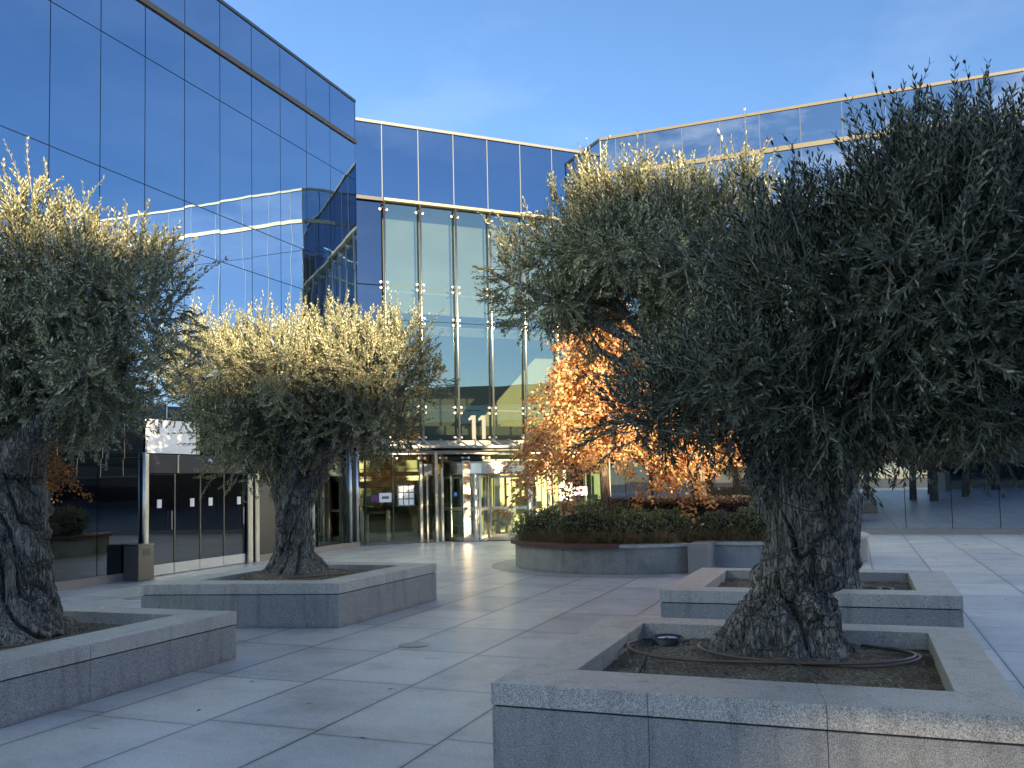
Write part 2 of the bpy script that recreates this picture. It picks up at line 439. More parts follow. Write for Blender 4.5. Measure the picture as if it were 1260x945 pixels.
for j, (z0, z1) in enumerate(rows):
    x0 = 6.31
    while x0 < 70:
        b.box(x0 + .01, x0 + 1.23, YR, YR + .03, z0, z1); x0 += 1.24
b.build('far_glass_panels', M_glassR, rw)
for x in xs[1:]:
    MB().box(x - .009, x + .009, YR - .010, YR + .02, 2.46 if x > .2 or x < 0 else .17, 13.38).build('mullion', M_mull, rw)
MB().box(XC, 70, YR - .05, YR + .02, 12.09, 12.235).build('cream_band', M_champ, rw)
MB().box(XC, 70, YR - .04, YR + .3, 13.385, 13.47).build('roof_coping', M_champ, rw)
MB().box(XC, 70, YR - .03, YR + .04, .006, .165).build('plinth', M_sillstone, rw)
# chamfered return
cd = Vector((-.7071, .7071, 0)); cn = Vector((-.7071, -.7071, 0))
def CH(u, w, z): return (XC + cd.x * u + cn.x * w, YR + cd.y * u + cn.y * w, z)
for (z0, z1) in rows:
    for (u0, u1) in ((.012, .63), (.65, 1.28)):
        MB().box(u0, u1, -.03, 0, z0, z1, M=CH).build('return_panel', M_glassR, rw)
MB().box(0, 1.3, -.02, .045, 12.09, 12.235, M=CH).build('cream_band', M_champ, rw)
MB().box(0, 1.3, -.25, .035, 13.385, 13.47, M=CH).build('roof_coping', M_champ, rw)
MB().box(-.02, .02, -.02, .02, .17, 13.38, M=CH).build('corner_post', M_alu, rw)

# ---------------------------------------------------------------- entrance wing (45 degrees)
AX, AY = -8.55, 29.71; S2 = math.sqrt(.5)
def FU(u, w, z): return (AX - u * S2 + w * S2, AY - u * S2 - w * S2, z)
ew = thing('entrance_building', FU(4, 0, 0), 'set-back glass entrance wing with steel rods and spider fittings between both wings', 'building')
# shell
b = MB()
b.box(-1.2, 12, -9.0, -8.9, 0, 10.95, M=FU)
b.box(-1.2, 12, -9.0, -.12, 10.95, 13.38, M=FU)
b.build('wall', M_intgrey, ew)
b = MB(); b.box(9.9, 10.0, -9, -.1, 0, 10.95, M=FU); b.box(-.9, -.8, -8.9, -.15, 0, 10.95, M=FU); b.build('side_wall', M_intdark, ew)
MB().box(-.7, 9.8, -8.8, -.1, .007, .02, M=FU).build('lobby_floor', M_intfloor, ew)
b = MB()
for z in (7.0, 3.75): b.box(-.7, 9.8, -8.8, -1.3 if z < 5 else -.5, z - .3, z, M=FU)
b.build('floor_slab', M_intgrey, ew)
# upper opaque band
uu = [-.02] + [1.22 * k for k in range(1, 7)] + [7.3, 8.6]
for i in range(len(uu) - 1):
    u0, u1 = uu[i], uu[i + 1]
    if u1 - u0 < .1: continue
    MB().box(u0 + .012, u1 - .012, -.05, 0, 10.98, 13.36, M=FU).build('spandrel_panel', M_glassE, ew)
MB().box(7.33, 8.9, -.05, 0, 3.3, 8.12, M=FU).box(7.33, 8.9, -.05, 0, 8.15, 10.80, M=FU).build('dark_glass_panel', M_glassN, ew)
for k in range(1, 7): MB().box(1.22 * k - .012, 1.22 * k + .012, 0, .012, 10.95, 13.38, M=FU).build('mullion', M_mull, ew)
MB().box(-.02, 9, -.2, .05, 13.38, 13.47, M=FU).build('roof_coping', M_mull, ew)
MB().box(-.02, 7.3, -.05, .16, 10.85, 10.95, M=FU).build('ledge', M_champ, ew, bevel=.01)
MB().box(7.31, 9, -.05, .12, 10.84, 10.95, M=FU).build('dark_ledge', M_black, ew)
zr = [3.2, 4.18, 7.05, 8.14, 10.80]
for k in range(6):
    u0, u1 = (1.22 * k if k else 0), 1.22 * (k + 1)
    if k == 5: u1 = 7.3
    for j in range(4):
        a, c = tilt(); um = (u0 + u1) / 2; zc = (zr[j] + zr[j + 1]) / 2
        b = MB(); b.box(u0 + .008, u1 - .008, -.02, 0, zr[j] + .008, zr[j + 1] - .008, M=lambda u, w, z: FU(u, w + a * (u - um) + c * (z - zc), z))
        b.build('glazing_pane', M_glassF, ew)
for k in range(0, 7):
    u = 1.22 * k if k < 6 else 7.3
    if k == 0: u = .05
    MB().tube([FU(u, .14, 3.1), FU(u, .14, 10.84)], .035, 10).build('steel_rod', M_steel, ew, smooth=True)
    MB().box(u - .010, u + .010, -.26, -.10, 3.1, 10.84, M=FU).build('glass_fin', M_mull, ew)
    for z in zr[:4] + [10.68]:
        s = MB()
        for du, dz in ((-1, -1), (1, -1), (-1, 1), (1, 1)):
            if z == 10.68 and dz > 0: continue
            s.tube([FU(u, .13, z), FU(u + .11 * du, .06, z + .09 * dz)], .016, 6)
            s.tube([FU(u + .11 * du, .0, z + .09 * dz), FU(u + .11 * du, .05, z + .09 * dz)], .036, 10)
        s.build('spider_fitting', M_steel, ew, smooth=False)
# blinds behind the upper glazing
b = MB()
for k in range(6):
    b.box(1.22 * k + .012, 1.22 * (k + 1) - .012, -.50, -.48, 7.38, 10.45, M=FU)
b.build('roller_blind', M_blind, ew)
# lobby wall cut along the edge of a sunlit patch, and furniture
b = MB(); b.prism([(-.6, 0), (3.0, 0), (3.0, 4.1), (.5, 6.7), (-.6, 6.7)], 0, .12, M=lambda u, z, w: FU(u, -2.6 - w, z))
b.build('sunlit_wall', M_cream, ew)
MB().box(4.2, 9.6, -6.2, -6.1, .1, 3.4, M=FU).build('back_panel', M_cream, ew)
b = MB()
for i in range(9): b.box(4.3, 9.4, -6.1, -6.06, .3 + i * .35, .32 + i * .35, M=FU)
b.build('wall_batten', M_intdark, ew)
# house number on the glass
M_num = plain('numeral_white', (.095, .10, .088), .6, 0, .03)
def one(u):
    # flag-topped numeral, drawn in (u,z); u decreases to the right of the picture
    b = MB(); p = [(u, 3.24), (u, 4.02), (u + .14, 4.02), (u + .26, 3.90), (u + .24, 3.84), (u + .13, 3.88), (u + .13, 3.24)]
    p = [(x, z) for x, z in p]
    b.prism(p, .012, .035, M=lambda a, z, w: FU(a, w, z)); return b
for u in (3.92, 4.27): one(u).build('numeral', M_num, ew)
# ground floor screen with canopy
WS = .93
b = MB()
ug = [-.5, .7, 1.9, 5.75, 6.45, 7.35, 8.25]
for i in range(len(ug) - 1):
    if i == 2: continue
    MB().box(ug[i] + .012, ug[i + 1] - .012, WS - .02, WS, .09, 2.70, M=FU).build('screen_pane', M_glassDoor, ew)
MB().box(1.92, 5.73, WS - .02, WS, 2.47, 2.70, M=FU).build('screen_pane', M_glassDoor, ew)
MB().box(-.5, 1.9, WS - .05, WS + .02, .008, .09, M=FU).box(5.75, 8.25, WS - .05, WS + .02, .008, .09, M=FU).build('threshold', M_alu, ew)
for u in (.7, 1.9, 5.75, 6.45, 7.35, 8.2):
    MB().box(u - .02, u + .02, WS - .16, WS - .03, .01, 2.72, M=FU).build('glass_fin', M_alu, ew)
for u in (.7, 1.3, 1.9, 3.1, 4.3, 5.0, 5.75, 6.45, 7.35):
    s = MB()
    for du in (-.1, .1):
        s.tube([FU(u, WS + .10, 2.60), FU(u + du, WS + .03, 2.60)], .012, 6)
        s.tube([FU(u + du, WS, 2.60), FU(u + du, WS + .05, 2.60)], .038, 10)
    s.build('spider_fitting', M_steel, ew)
cg = MB().box(-.4, 8.2, .05, 1.75, 2.84, 2.865, M=lambda u, w, z: FU(u, w, z + .04 * w)).build('canopy', mirror_glass('canopy_glass', (.9, .9, .9), (.27, .235, .205), .08, .001, .5, (.9, .9, .85)), ew)
MB().box(-.4, 8.2, 1.74, 1.78, 2.88, 2.95, M=FU).build('canopy_edge', M_alu, cg)
for i in range(14):
    u = .1 + i * .6
    s = MB()
    s.tube([FU(u, .02, 3.22), FU(u, .9, 2.98), FU(u, 1.65, 2.95)], [.03, .03, .02], 6)
    for w in (.35, .95, 1.5):
        for du in (-.07, .07):
            s.tube([FU(u, w, 3.0), FU(u + du, w, 2.96)], .012, 5)
            s.ball(FU(u + du, w, 2.955), .03, 8)
    s.build('canopy_arm', M_steel, cg)
MB().box(-.4, 8.2, WS - .25, WS + .0, 2.72, 2.83, M=FU).build('header_beam', M_kick, ew)
MB().box(0, 7.3, -.06, .03, 3.02, 3.19, M=FU).build('sill_beam', M_alu, ew)

# revolving doors -------------------------------------------------
def revolving(parent, cx, cy, r, ang0, openings, zt=2.45, zb=2.07, wing=0.4, mat=M_glassDoor, nb='revolving_door'):
    base = MB(); base.lathe([(0.001, .035), (r + .06, .035), (r + .06, .008)], (cx, cy, 0), 48)
    rd = base.build(nb, M_steel_dk, parent)
    MB().lathe([(r + .07, zb), (r + .07, zt), (0.01, zt + .01)], (cx, cy, 0), 64).lathe([(0.01, zb + .01), (r + .065, zb)], (cx, cy, 0), 64).build('door_canopy', M_steel, rd, smooth=False)
    for (z0, z1) in ((zb - .01, zb + .03), (zt - .04, zt + .01)):
        MB().lathe([(r + .07, z0), (r + .09, z0), (r + .09, z1), (r + .07, z1)], (cx, cy, 0), 64).build('canopy_trim', M_alu, rd)
    # curved side walls and posts
    for (a0, a1) in openings:       # glazed arcs
        MB().lathe([(r, .12), (r, zb - .02)], (cx, cy, 0), 16, a0, a1).build('curved_glass', mat, rd)
        MB().lathe([(r - .02, .95), (r + .025, .95), (r + .025, 1.02), (r - .02, 1.02)], (cx, cy, 0), 16, a0, a1).build('mid_rail', M_steel, rd)
        MB().lathe([(r - .03, .035), (r + .03, .035), (r + .03, .14), (r - .03, .14)], (cx, cy, 0), 16, a0, a1).build('bottom_rail', M_steel, rd)
        for a in (a0, (a0 + a1) / 2, a1):
            w = .085 if a != (a0 + a1) / 2 else .035
            c, s = math.cos(a), math.sin(a)
            b = MB()
            b.lathe([(w, .03), (w, zb)], (cx + c * r, cy + s * r, 0), 20)
            b.build('post', M_steel, rd, smooth=True)
    MB().tube([(cx, cy, .03), (cx, cy, zb)], .05, 12).build('pivot', M_steel, rd, smooth=True)
    for k in range(4):
        a = wing + k * PI / 2; c, s = math.cos(a), math.sin(a)
        def WM(x, y, z): return (cx + c * x - s * y, cy + s * x + c * y, z)
        rr = r - .06
        lf = MB().box(.1, rr - .06, -.006, .006, .14, zb - .1, M=WM).build('door_wing', mat, rd)
        f = MB(); f.box(.06, .13, -.025, .025, .05, zb - .04, M=WM); f.box(rr - .08, rr, -.03, .03, .05, zb - .04, M=WM)
        f.box(.13, rr - .08, -.02, .02, .05, .14, M=WM); f.box(.13, rr - .08, -.02, .02, zb - .12, zb - .04, M=WM)
        f.box(.13, rr - .08, -.025, .025, .93, 1.03, M=WM); f.build('wing_frame', M_steel, lf)
    return rd
cx, cy, _ = FU(4.0, .25, 0)
fa = math.atan2(-1, 1)          # outward normal of the entrance
rd = revolving(ew, cx, cy, 1.58, 0, [(fa - 1.75, fa - .62), (fa + .62, fa + 1.75)], wing=.25)
pa = math.atan2(-.84, .54)
def PM(x, y, z): return (-11.18 + math.cos(pa) * x - math.sin(pa) * y, 25.02 + math.sin(pa) * x + math.cos(pa) * y, z)
MB().box(-.05, .05, -.13, .13, .008, 2.50, M=PM).build('portal_post', M_flare, ew, bevel=.03)
st = MB(); a = fa - 1.05
st.add([(cx + 1.60 * math.cos(a) + (-math.sin(a) * x), cy + 1.60 * math.sin(a) + math.cos(a) * x, 1.46 + z) for x, z in [(.07 * math.cos(t), .07 * math.sin(t)) for t in [2 * PI * i / 16 for i in range(16)]]], [tuple(range(16))])
st.build('round_sticker', plain('blue_sticker', (.08, .25, .75), .4), rd)
for (u, w, h, t) in ((6.07, 1.2, 2.82, .045), (6.5, 1.0, 2.5, .05), (6.3, 1.0, 2.4, .035), (5.9, 1.25, 2.3, .04)):
    MB().box(u - t, u + t, w - t, w + t, .008, h, M=FU).build('entrance_post', M_steel, ew, bevel=.02)
MB().box(6.15, 6.42, .97, 1.08, 2.05, 2.42, M=FU).build('sensor_box', M_alu, ew, bevel=.01)
for (u, w, h) in ((2.15, 1.0, 2.5), (1.55, 1.0, 2.5)):
    MB().box(u - .05, u + .05, w - .05, w + .05, .008, h, M=FU).build('entrance_post', M_steel, ew, bevel=.02)

revolving(lw, XL - 1.05, 21.6, .98, 0, [(-1.9, -.55), (.55, 1.9)], zt=2.5, zb=2.1, wing=.6)
b = MB().box(XL - .03, XL, 20.62, 22.75, .175, 2.8).build('screen_pane', M_glassDoor, lw)
for y in (20.35, 22.25, 22.62):
    MB().tube([(XL + .03, y, .16), (XL + .03, y, 2.82)], .055, 12).build('steel_post', M_steel, lw, smooth=True)

# lobby contents --------------------------------------------------
def notice_grid(u, w, z, name, label, cols=3, rws=3):
    p = thing(name, FU(u, w, z), label, 'notices')
    MB().box(u - .04, u + cols * .17, w - .02, w - .005, z - .04, z + rws * .2, M=FU).build('backing', M_intgrey, p)
    for i in range(cols):
        for j in range(rws):
            MB().box(u + i * .17, u + i * .17 + .135, w, w + .006, z + j * .2, z + j * .2 + .165, M=FU).build('sheet', M_white, p)
notice_grid(6.72, .945, 1.18, 'notice_board', 'nine white sheets in a grid on the lobby glass left of the main revolving door')
notice_grid(1.25, .945, 1.18, 'notice_board', 'grid of small white sheets on the glass right of the main revolving door')
sg = thing('lobby_sign', FU(7.6, .75, 1.2), 'white sign with a purple half hanging in the lobby glass above the visitors', 'sign')
MB().box(7.42, 7.80, .944, .956, 1.28, 1.56, M=FU).build('sign_plate', M_white, sg)
MB().box(7.81, 8.05, .944, .956, 1.30, 1.50, M=FU).build('purple_panel', plain('purple_print', (.14, .05, .16), .5), sg)
MB().box(7.50, 7.72, .957, .960, 1.38, 1.46, M=FU).build('print_line', M_intgrey, sg)
sg = thing('notice_sign', FU(.9, 1.0, 1.2), 'small white and red sign on the glass right of the revolving door above the shrubs', 'sign')
MB().box(.70, 1.20, .96, .975, 1.32, 1.60, M=FU).build('sign_plate', M_white, sg)
MB().box(.92, 1.16, .977, .982, 1.42, 1.52, M=FU).build('red_print', plain('red_print', (.55, .08, .10), .5), sg)

def person(loc, ang, label, jacket, trousers, lean=.12, hair=(.02, .015, .01), arm=.5, s=1.0):
    root = thing('person', loc, label, 'person')
    ca, sa = math.cos(ang), math.sin(ang)
    def W(p): x, y, z = (q * s for q in p); return Vector((loc[0] + ca * x - sa * y, loc[1] + sa * x + ca * y, loc[2] + z))
    l = lean
    P = dict(pel=(0, 0, .92), wa=(0, l * .3, 1.08), ch=(0, l * .8, 1.30), nk=(0, l * 1.15, 1.48), hd=(0, l * 1.35, 1.58), ht=(0, l * 1.45, 1.70),
             hl=(-.10, 0, .90), kl=(-.11, .03, .5), al=(-.11, -.02, .09), tl=(-.12, .14, .03),
             hr=(.10, 0, .90), kr=(.12, .06, .5), ar=(.13, .05, .09), tr=(.14, .20, .03),
             sl=(-.18, l, 1.40), el=(-.26, l + .10, 1.13), wl=(-.20, l + arm * .6, 1.05), fl=(-.18, l + arm * .6 + .1, 1.04),
             sr=(.18, l, 1.40), er=(.27, l + .06, 1.12), wr=(.24, l + arm * .5, .98), fr=(.23, l + arm * .5 + .1, .96))
    E = [('pel', 'wa'), ('wa', 'ch'), ('ch', 'nk'), ('nk', 'hd'), ('hd', 'ht'), ('pel', 'hl'), ('hl', 'kl'), ('kl', 'al'), ('al', 'tl'), ('pel', 'hr'), ('hr', 'kr'), ('kr', 'ar'), ('ar', 'tr'),
         ('ch', 'sl'), ('sl', 'el'), ('el', 'wl'), ('wl', 'fl'), ('ch', 'sr'), ('sr', 'er'), ('er', 'wr'), ('wr', 'fr')]
    RD = dict(pel=.15, wa=.13, ch=.16, nk=.055, hd=.095, ht=.085, hl=.10, kl=.065, al=.045, tl=.04, hr=.10, kr=.065, ar=.045, tr=.04, sl=.075, el=.05, wl=.034, fl=.03, sr=.075, er=.05, wr=.034, fr=.03)
    def skin(name, keys, grow, mat, parent):
        ks = [k for k in P if k in keys]; ix = {k: i for i, k in enumerate(ks)}
        me = bpy.data.meshes.new(name)
        o0 = origin_of(parent)
        me.from_pydata([W(P[k]) - o0 for k in ks], [(ix[a], ix[b]) for a, b in E if a in ix and b in ix], [])
        o = bpy.data.objects.new(name, me); COL.objects.link(o); o.parent = parent
        sk = o.modifiers.new('skin', 'SKIN'); sk.use_smooth_shade = True
        for i, k in enumerate(ks):
            v = me.skin_vertices[0].data[i]; v.radius = (RD[k] * s + grow,) * 2; v.use_root = (i == 0)
        ss = o.modifiers.new('sub', 'SUBSURF'); ss.levels = ss.render_levels = 2
        me.materials.append(mat); return o
    body = skin('body', set(P), 0, plain('skin_tone', (.42, .27, .2), .6), root)
    skin('jacket', {'pel', 'wa', 'ch', 'sl', 'el', 'wl', 'sr', 'er', 'wr'}, .014, plain('cloth_top', jacket, .9), root)
    skin('trousers', {'pel', 'hl', 'kl', 'al', 'hr', 'kr', 'ar'}, .016, plain('cloth_legs', trousers, .9), root)
    h = MB(); h.ball(W((0, l * 1.35, 1.665)), .108 * s, 12, 1.1); h.build('hair', plain('hair', hair, .8), root, smooth=True)
    return root
person((-15.3, 27.6, .02), PI * .6, 'person in a brown jacket and dark trousers leaning over the lobby desk', (.34, .22, .14), (.03, .03, .03))
person((-14.55, 28.1, .02), PI * .45, 'person in a black top and tan trousers standing at the lobby desk', (.03, .03, .035), (.55, .43, .28), .2)
dk = thing('reception_desk', (-15.6, 29.2, 0), 'dark reception desk with a monitor behind the lobby glass', 'desk')
def TM(x, y, z): c, s = S2, S2; return (-15.4 + c * x - s * y, 29.2 + s * x + c * y, z)
MB().box(-1.6, 1.8, -.3, .3, .02, 1.0, M=TM).build('counter', M_intdark, dk); MB().box(-1.65, 1.85, -.35, .35, 1.0, 1.05, M=TM).build('counter_top', M_alu, dk)
MB().box(-1.1, -.6, -.05, 0, 1.1, 1.42, M=TM).build('monitor', M_black, dk)
for i, (u, w) in enumerate(((8.0, -.4), (7.1, -.6))):
    tt = thing('turnstile', FU(u, w, 0), ('steel turnstile rail nearest the left end of the lobby glass', 'steel turnstile rail just left of the main revolving door')[i], 'turnstile')
    MB().box(u - .06, u + .06, w - .06, w + .06, .02, 1.0, M=FU).build('post', M_steel, tt)
    MB().box(u + .06, u + .75, w - .04, w + .04, .88, .96, M=FU).build('rail', M_alu, tt)
    MB().box(u + .63, u + .75, w - .06, w + .06, .02, .88, M=FU).build('post', M_steel, tt)
ch = thing('chair', FU(8.55, -.3, 0), 'pale moulded chair with thin metal legs inside the lobby glass', 'chair')
MB().box(8.3, 8.75, -.5, -.1, .43, .47, M=FU).build('seat', M_white, ch, bevel=.01)
MB().box(8.3, 8.75, -.52, -.48, .47, .85, M=FU).build('backrest', M_white, ch, bevel=.01)
for (u, w) in ((8.33, -.47), (8.72, -.47), (8.33, -.13), (8.72, -.13)):
    MB().tube([FU(u, w, .43), FU(u + (.03 if u > 8.5 else -.03), w, .02)], .012, 6).build('leg', M_steel, ch)
for i, (u, w) in enumerate(((3.2, -1.6), (2.4, -1.9), (4.0, -2.4))):
    tb = thing('lobby_chair', FU(u, w, 0), ('white tub chair behind the middle of the main revolving door', 'white tub chair furthest right behind the main revolving door', 'white tub chair deepest inside behind the main revolving door')[i], 'chair', 'white chairs in the lobby')
    x, y, _ = FU(u, w, 0)
    MB().lathe([(.01, .44), (.26, .44), (.28, .40), (.2, .3), (.05, .26)], (x, y, 0), 20).build('seat', M_white, tb, smooth=True)
    MB().lathe([(.26, .44), (.31, .80), (.29, .80), (.24, .46)], (x, y, 0), 20, -.6, 3.6).build('backrest', M_white, tb, smooth=True)
    MB().tube([(x, y, .02), (x, y, .3)], .03, 8).lathe([(.22, .02), (.22, .04), (.03, .05)], (x, y, 0), 20).build('pedestal', M_steel, tb)

# ---------------------------------------------------------------- planters
def lerp(a, b, t): return tuple(a[i] + (b[i] - a[i]) * t for i in range(len(a)))
def planter(outer, inner, h, soil, label, joints=(2, 2, 2, 2), mound=None, seed=1):
    cxm = sum(p[0] for p in outer) / 4; cym = sum(p[1] for p in outer) / 4
    root = thing('stone_planter', (cxm, cym, 0), label, 'planter', 'square stone planters with olive trees')
    mid = [lerp(i, o, .82) for i, o in zip(inner, outer)]
    # body: four walls
    for k in range(4):
        a, b_ = outer[k], outer[(k + 1) % 4]; c, d = inner[(k + 1) % 4], inner[k]
        sh = .003
        cen = Vector((cxm, cym))
        def inn(p): v = Vector(p); q = v + (cen - v).normalized() * sh * 2; return (q.x, q.y)
        n = joints[k]
        for i in range(n):
            t0, t1 = i / n, (i + 1) / n
            L_ = (Vector(b_) - Vector(a)).length; gp = .0015 / L_
            q0, q1 = lerp(inn(a), inn(b_), t0 + (gp if i else 0)), lerp(inn(a), inn(b_), t1 - (gp if i < n - 1 else 0))
            i0, i1 = lerp(d, c, t0), lerp(d, c, t1)
            MB().prism([q0, q1, i1, i0], .008, h - .145).build('side_slab', M_body, root, bevel=.004)
            t0_, t1_ = t0, t1
            p0, p1 = lerp(a, b_, t0_ + (gp if i else 0)), lerp(a, b_, t1_ - (gp if i < n - 1 else 0))
            i0, i1 = lerp(d, c, t0_ + (gp if i else 0)), lerp(d, c, t1_ - (gp if i < n - 1 else 0))
            MB().prism([p0, p1, i1, i0], h - .133, h).build('coping_stone', M_cap, root, bevel=.005)
    # recessed joint
    MB().prism([lerp(p, (cxm, cym), .012) for p in outer], .01, .02).build('base_sheet', M_black, root)
    rec = MB()
    for k in range(4):
        a, b_ = [lerp(p, (cxm, cym), .015) for p in (outer[k], outer[(k + 1) % 4])]; c, d = inner[(k + 1) % 4], inner[k]
        rec.prism([a, b_, c, d], h - .146, h - .132)
    rec.build('shadow_joint', M_black, root)
    # soil
    n = 90; V = []; F = []
    for j in range(n + 1):
        for i in range(n + 1):
            p = lerp(lerp(inner[0], inner[1], i / n), lerp(inner[3], inner[2], i / n), j / n)
            z = soil + .024 * mnoise.fractal(Vector((p[0] * 3, p[1] * 3, seed)), 1, 2, 3) + .012 * mnoise.noise(Vector((p[0] * 16, p[1] * 16, seed))) + .01 * mnoise.noise(Vector((p[0] * 40, p[1] * 40, seed)))
            if mound:
                d2 = ((p[0] - mound[0]) ** 2 + (p[1] - mound[1]) ** 2) / mound[2] ** 2
                z += mound[3] * math.exp(-d2)
            V.append((p[0], p[1], z))
    for j in range(n):
        for i in range(n):
            q = j * (n + 1) + i; F.append((q, q + 1, q + n + 2, q + n + 1))
    m = MB(); m.add(V, F); m.build('soil', M_soil, root, smooth=True)
    # mulch chips
    rg = np.random.default_rng(seed); nc = 2600
    u, v = rg.random(nc), rg.random(nc)
    ii = (u * n).astype(int); jj = (v * n).astype(int)
    Vn = np.array(V); base = Vn[jj * (n + 1) + ii] + np.c_[rg.normal(0, .01, nc), rg.normal(0, .01, nc), rg.uniform(.004, .012, nc)]
    dr = rg.normal(0, 1, (nc, 3)); dr[:, 2] *= .35; dr /= np.linalg.norm(dr, axis=1)[:, None]
    sd = np.cross(dr, [0, 0, 1]); sd /= np.linalg.norm(sd, axis=1)[:, None] + 1e-9
    ln = .004 + .018 * (rg.random(nc) ** 2)[:, None]; wd = rg.uniform(.0025, .006, nc)[:, None]
    q = np.stack([base - dr * ln, base + sd * wd, base + dr * ln, base - sd * wd + np.array([0, 0, .004])], 1).reshape(-1, 3)
    f = np.arange(nc * 4).reshape(-1, 4)
    mu = np_mesh('mulch', q, [f], plain('mulch_chip', (.33, .285, .22), .9, 0, .7, 60), root); mu['kind'] = 'stuff'
    return root
planter([(-2.15, 5.12), (.78, 5.12), (.78, 7.93), (-2.15, 7.90)], [(-1.75, 5.62), (.47, 5.62), (.47, 7.60), (-1.75, 7.58)], .57, .44,
        'nearest square granite planter, at the front right, its soil crossed by brown hose loops', (3, 2, 3, 2), (-.55, 6.95, .62, .09), 1)
planter([(-2.08, 9.85), (.95, 9.93), (.99, 12.45), (-2.02, 12.4)], [(-1.65, 10.22), (.55, 10.32), (.56, 12.1), (-1.65, 12.1)], .57, .45,
        'square granite planter directly behind the nearest one, below the round shrub bed', (2, 2, 2, 2), (-.4, 11.2, .6, .07), 2)
planter([(-8.78, 9.15), (-6.16, 9.76), (-6.12, 12.5), (-8.78, 12.5)], [(-8.35, 9.7), (-6.6, 10.05), (-6.55, 12.1), (-8.35, 12.1)], .57, .47,
        'blue-grey granite planter in the middle left holding the middle olive tree before the glass doors', (2, 2, 2, 2), (-7.7, 11.1, .75, .14), 3)
planter([(-9.1, 4.9), (-6.17, 4.9), (-6.17, 7.79), (-9.1, 7.75)], [(-8.65, 5.3), (-6.66, 5.3), (-6.66, 7.42), (-8.65, 7.38)], .50, .37,
        'granite planter cut off by the left edge, holding the leftmost olive tree', (2, 3, 2, 2), (-7.8, 6.4, .6, .06), 4)

# ---------------------------------------------------------------- trunks
def trunk_mesh(parent, rings, seed, flutes=7, twist=1.2, burl=.05, rough=.035, nt_=150, nz=150, rootamp=.35, name='trunk', mat=None):
    """rings: list of (cx, cy, z, rx, ry); interpolated"""
    rings = np.array(rings, float)
    z0, z1 = rings[0, 2], rings[-1, 2]
    rg = random.Random(seed)
    bl = [(rg.uniform(0, 2 * PI), rg.uniform(z0 + .25, z1), rg.uniform(.05, .13), rg.uniform(.4, 1)) for _ in range(34)]
    V = []; F = []
    surf = {}
    for j in range(nz + 1):
        z = z0 + (z1 - z0) * j / nz
        cx = np.interp(z, rings[:, 2], rings[:, 0]); cy = np.interp(z, rings[:, 2], rings[:, 1])
        rx = np.interp(z, rings[:, 2], rings[:, 3]); ry = np.interp(z, rings[:, 2], rings[:, 4])
        for i in range(nt_):
            t = 2 * PI * i / nt_
            c, s = math.cos(t), math.sin(t)
            q = Vector((c * 1.3 + seed, s * 1.3, (z - z0) * .9))
            tw = t + twist * (z - z0) + .5 * mnoise.noise(q)
            fl = 1 - abs(math.sin(flutes * .5 * tw + 2.2 * mnoise.noise(q * 1.3)))
            k = 1.05 - .34 * fl ** 5 - .05 * fl * (1 + math.sin(3 * t + seed))
            k += rough * 3.6 * mnoise.fractal(Vector((c * 2.2 + seed * 3, s * 2.2, (z - z0) * 1.6)), 1, 2, 4)
            rid = 1 - abs(mnoise.noise(Vector((math.cos(tw) * 7, math.sin(tw) * 7, (z - z0) * 2.4 + seed)))) * 2
            k += rough * rid
            k += rough * .5 * mnoise.noise(Vector((math.cos(tw) * 18, math.sin(tw) * 18, (z - z0) * 8 + seed)))
            hh = math.exp(-(z - z0) / .13)
            k += rootamp * hh * (.35 + .65 * max(0, math.sin(5 * t + seed + 1.5 * mnoise.noise(q * 2))))
            b_ = 0
            for (ta, za, ra, am) in bl:
                dt = (t - ta + PI) % (2 * PI) - PI
                d2 = ((dt * rx) ** 2 + (z - za) ** 2) / ra ** 2
                if d2 < 4: b_ += am * math.exp(-d2 * 1.6) - am * .5 * math.exp(-(math.sqrt(d2) - 1.25) ** 2 * 14)
            k += burl / max(rx, .15) * b_
            V.append((cx + rx * k * c, cy + ry * k * s, z + .03 * mnoise.noise(q * 3)))
    for j in range(nz):
        for i in range(nt_):
            F.append((j * nt_ + i, j * nt_ + (i + 1) % nt_, (j + 1) * nt_ + (i + 1) % nt_, (j + 1) * nt_ + i))
    F.append(tuple(nz * nt_ + i for i in range(nt_)))
    m = MB(); m.add(V, F)
    o = m.build(name, mat or M_bark, parent, smooth=True)
    VA = np.array(V).reshape(nz + 1, nt_, 3)
    def at(t, z, off=.0):
        j = int(round((z - z0) / (z1 - z0) * nz)); j = max(0, min(nz, j)); i = int(round(t / (2 * PI) * nt_)) % nt_
        p = VA[j, i]; cxx = np.interp(z, rings[:, 2], rings[:, 0]); cyy = np.interp(z, rings[:, 2], rings[:, 1])
        d = np.array([p[0] - cxx, p[1] - cyy, 0]); d /= np.linalg.norm(d)
        return Vector(p + d * off)
    return o, at

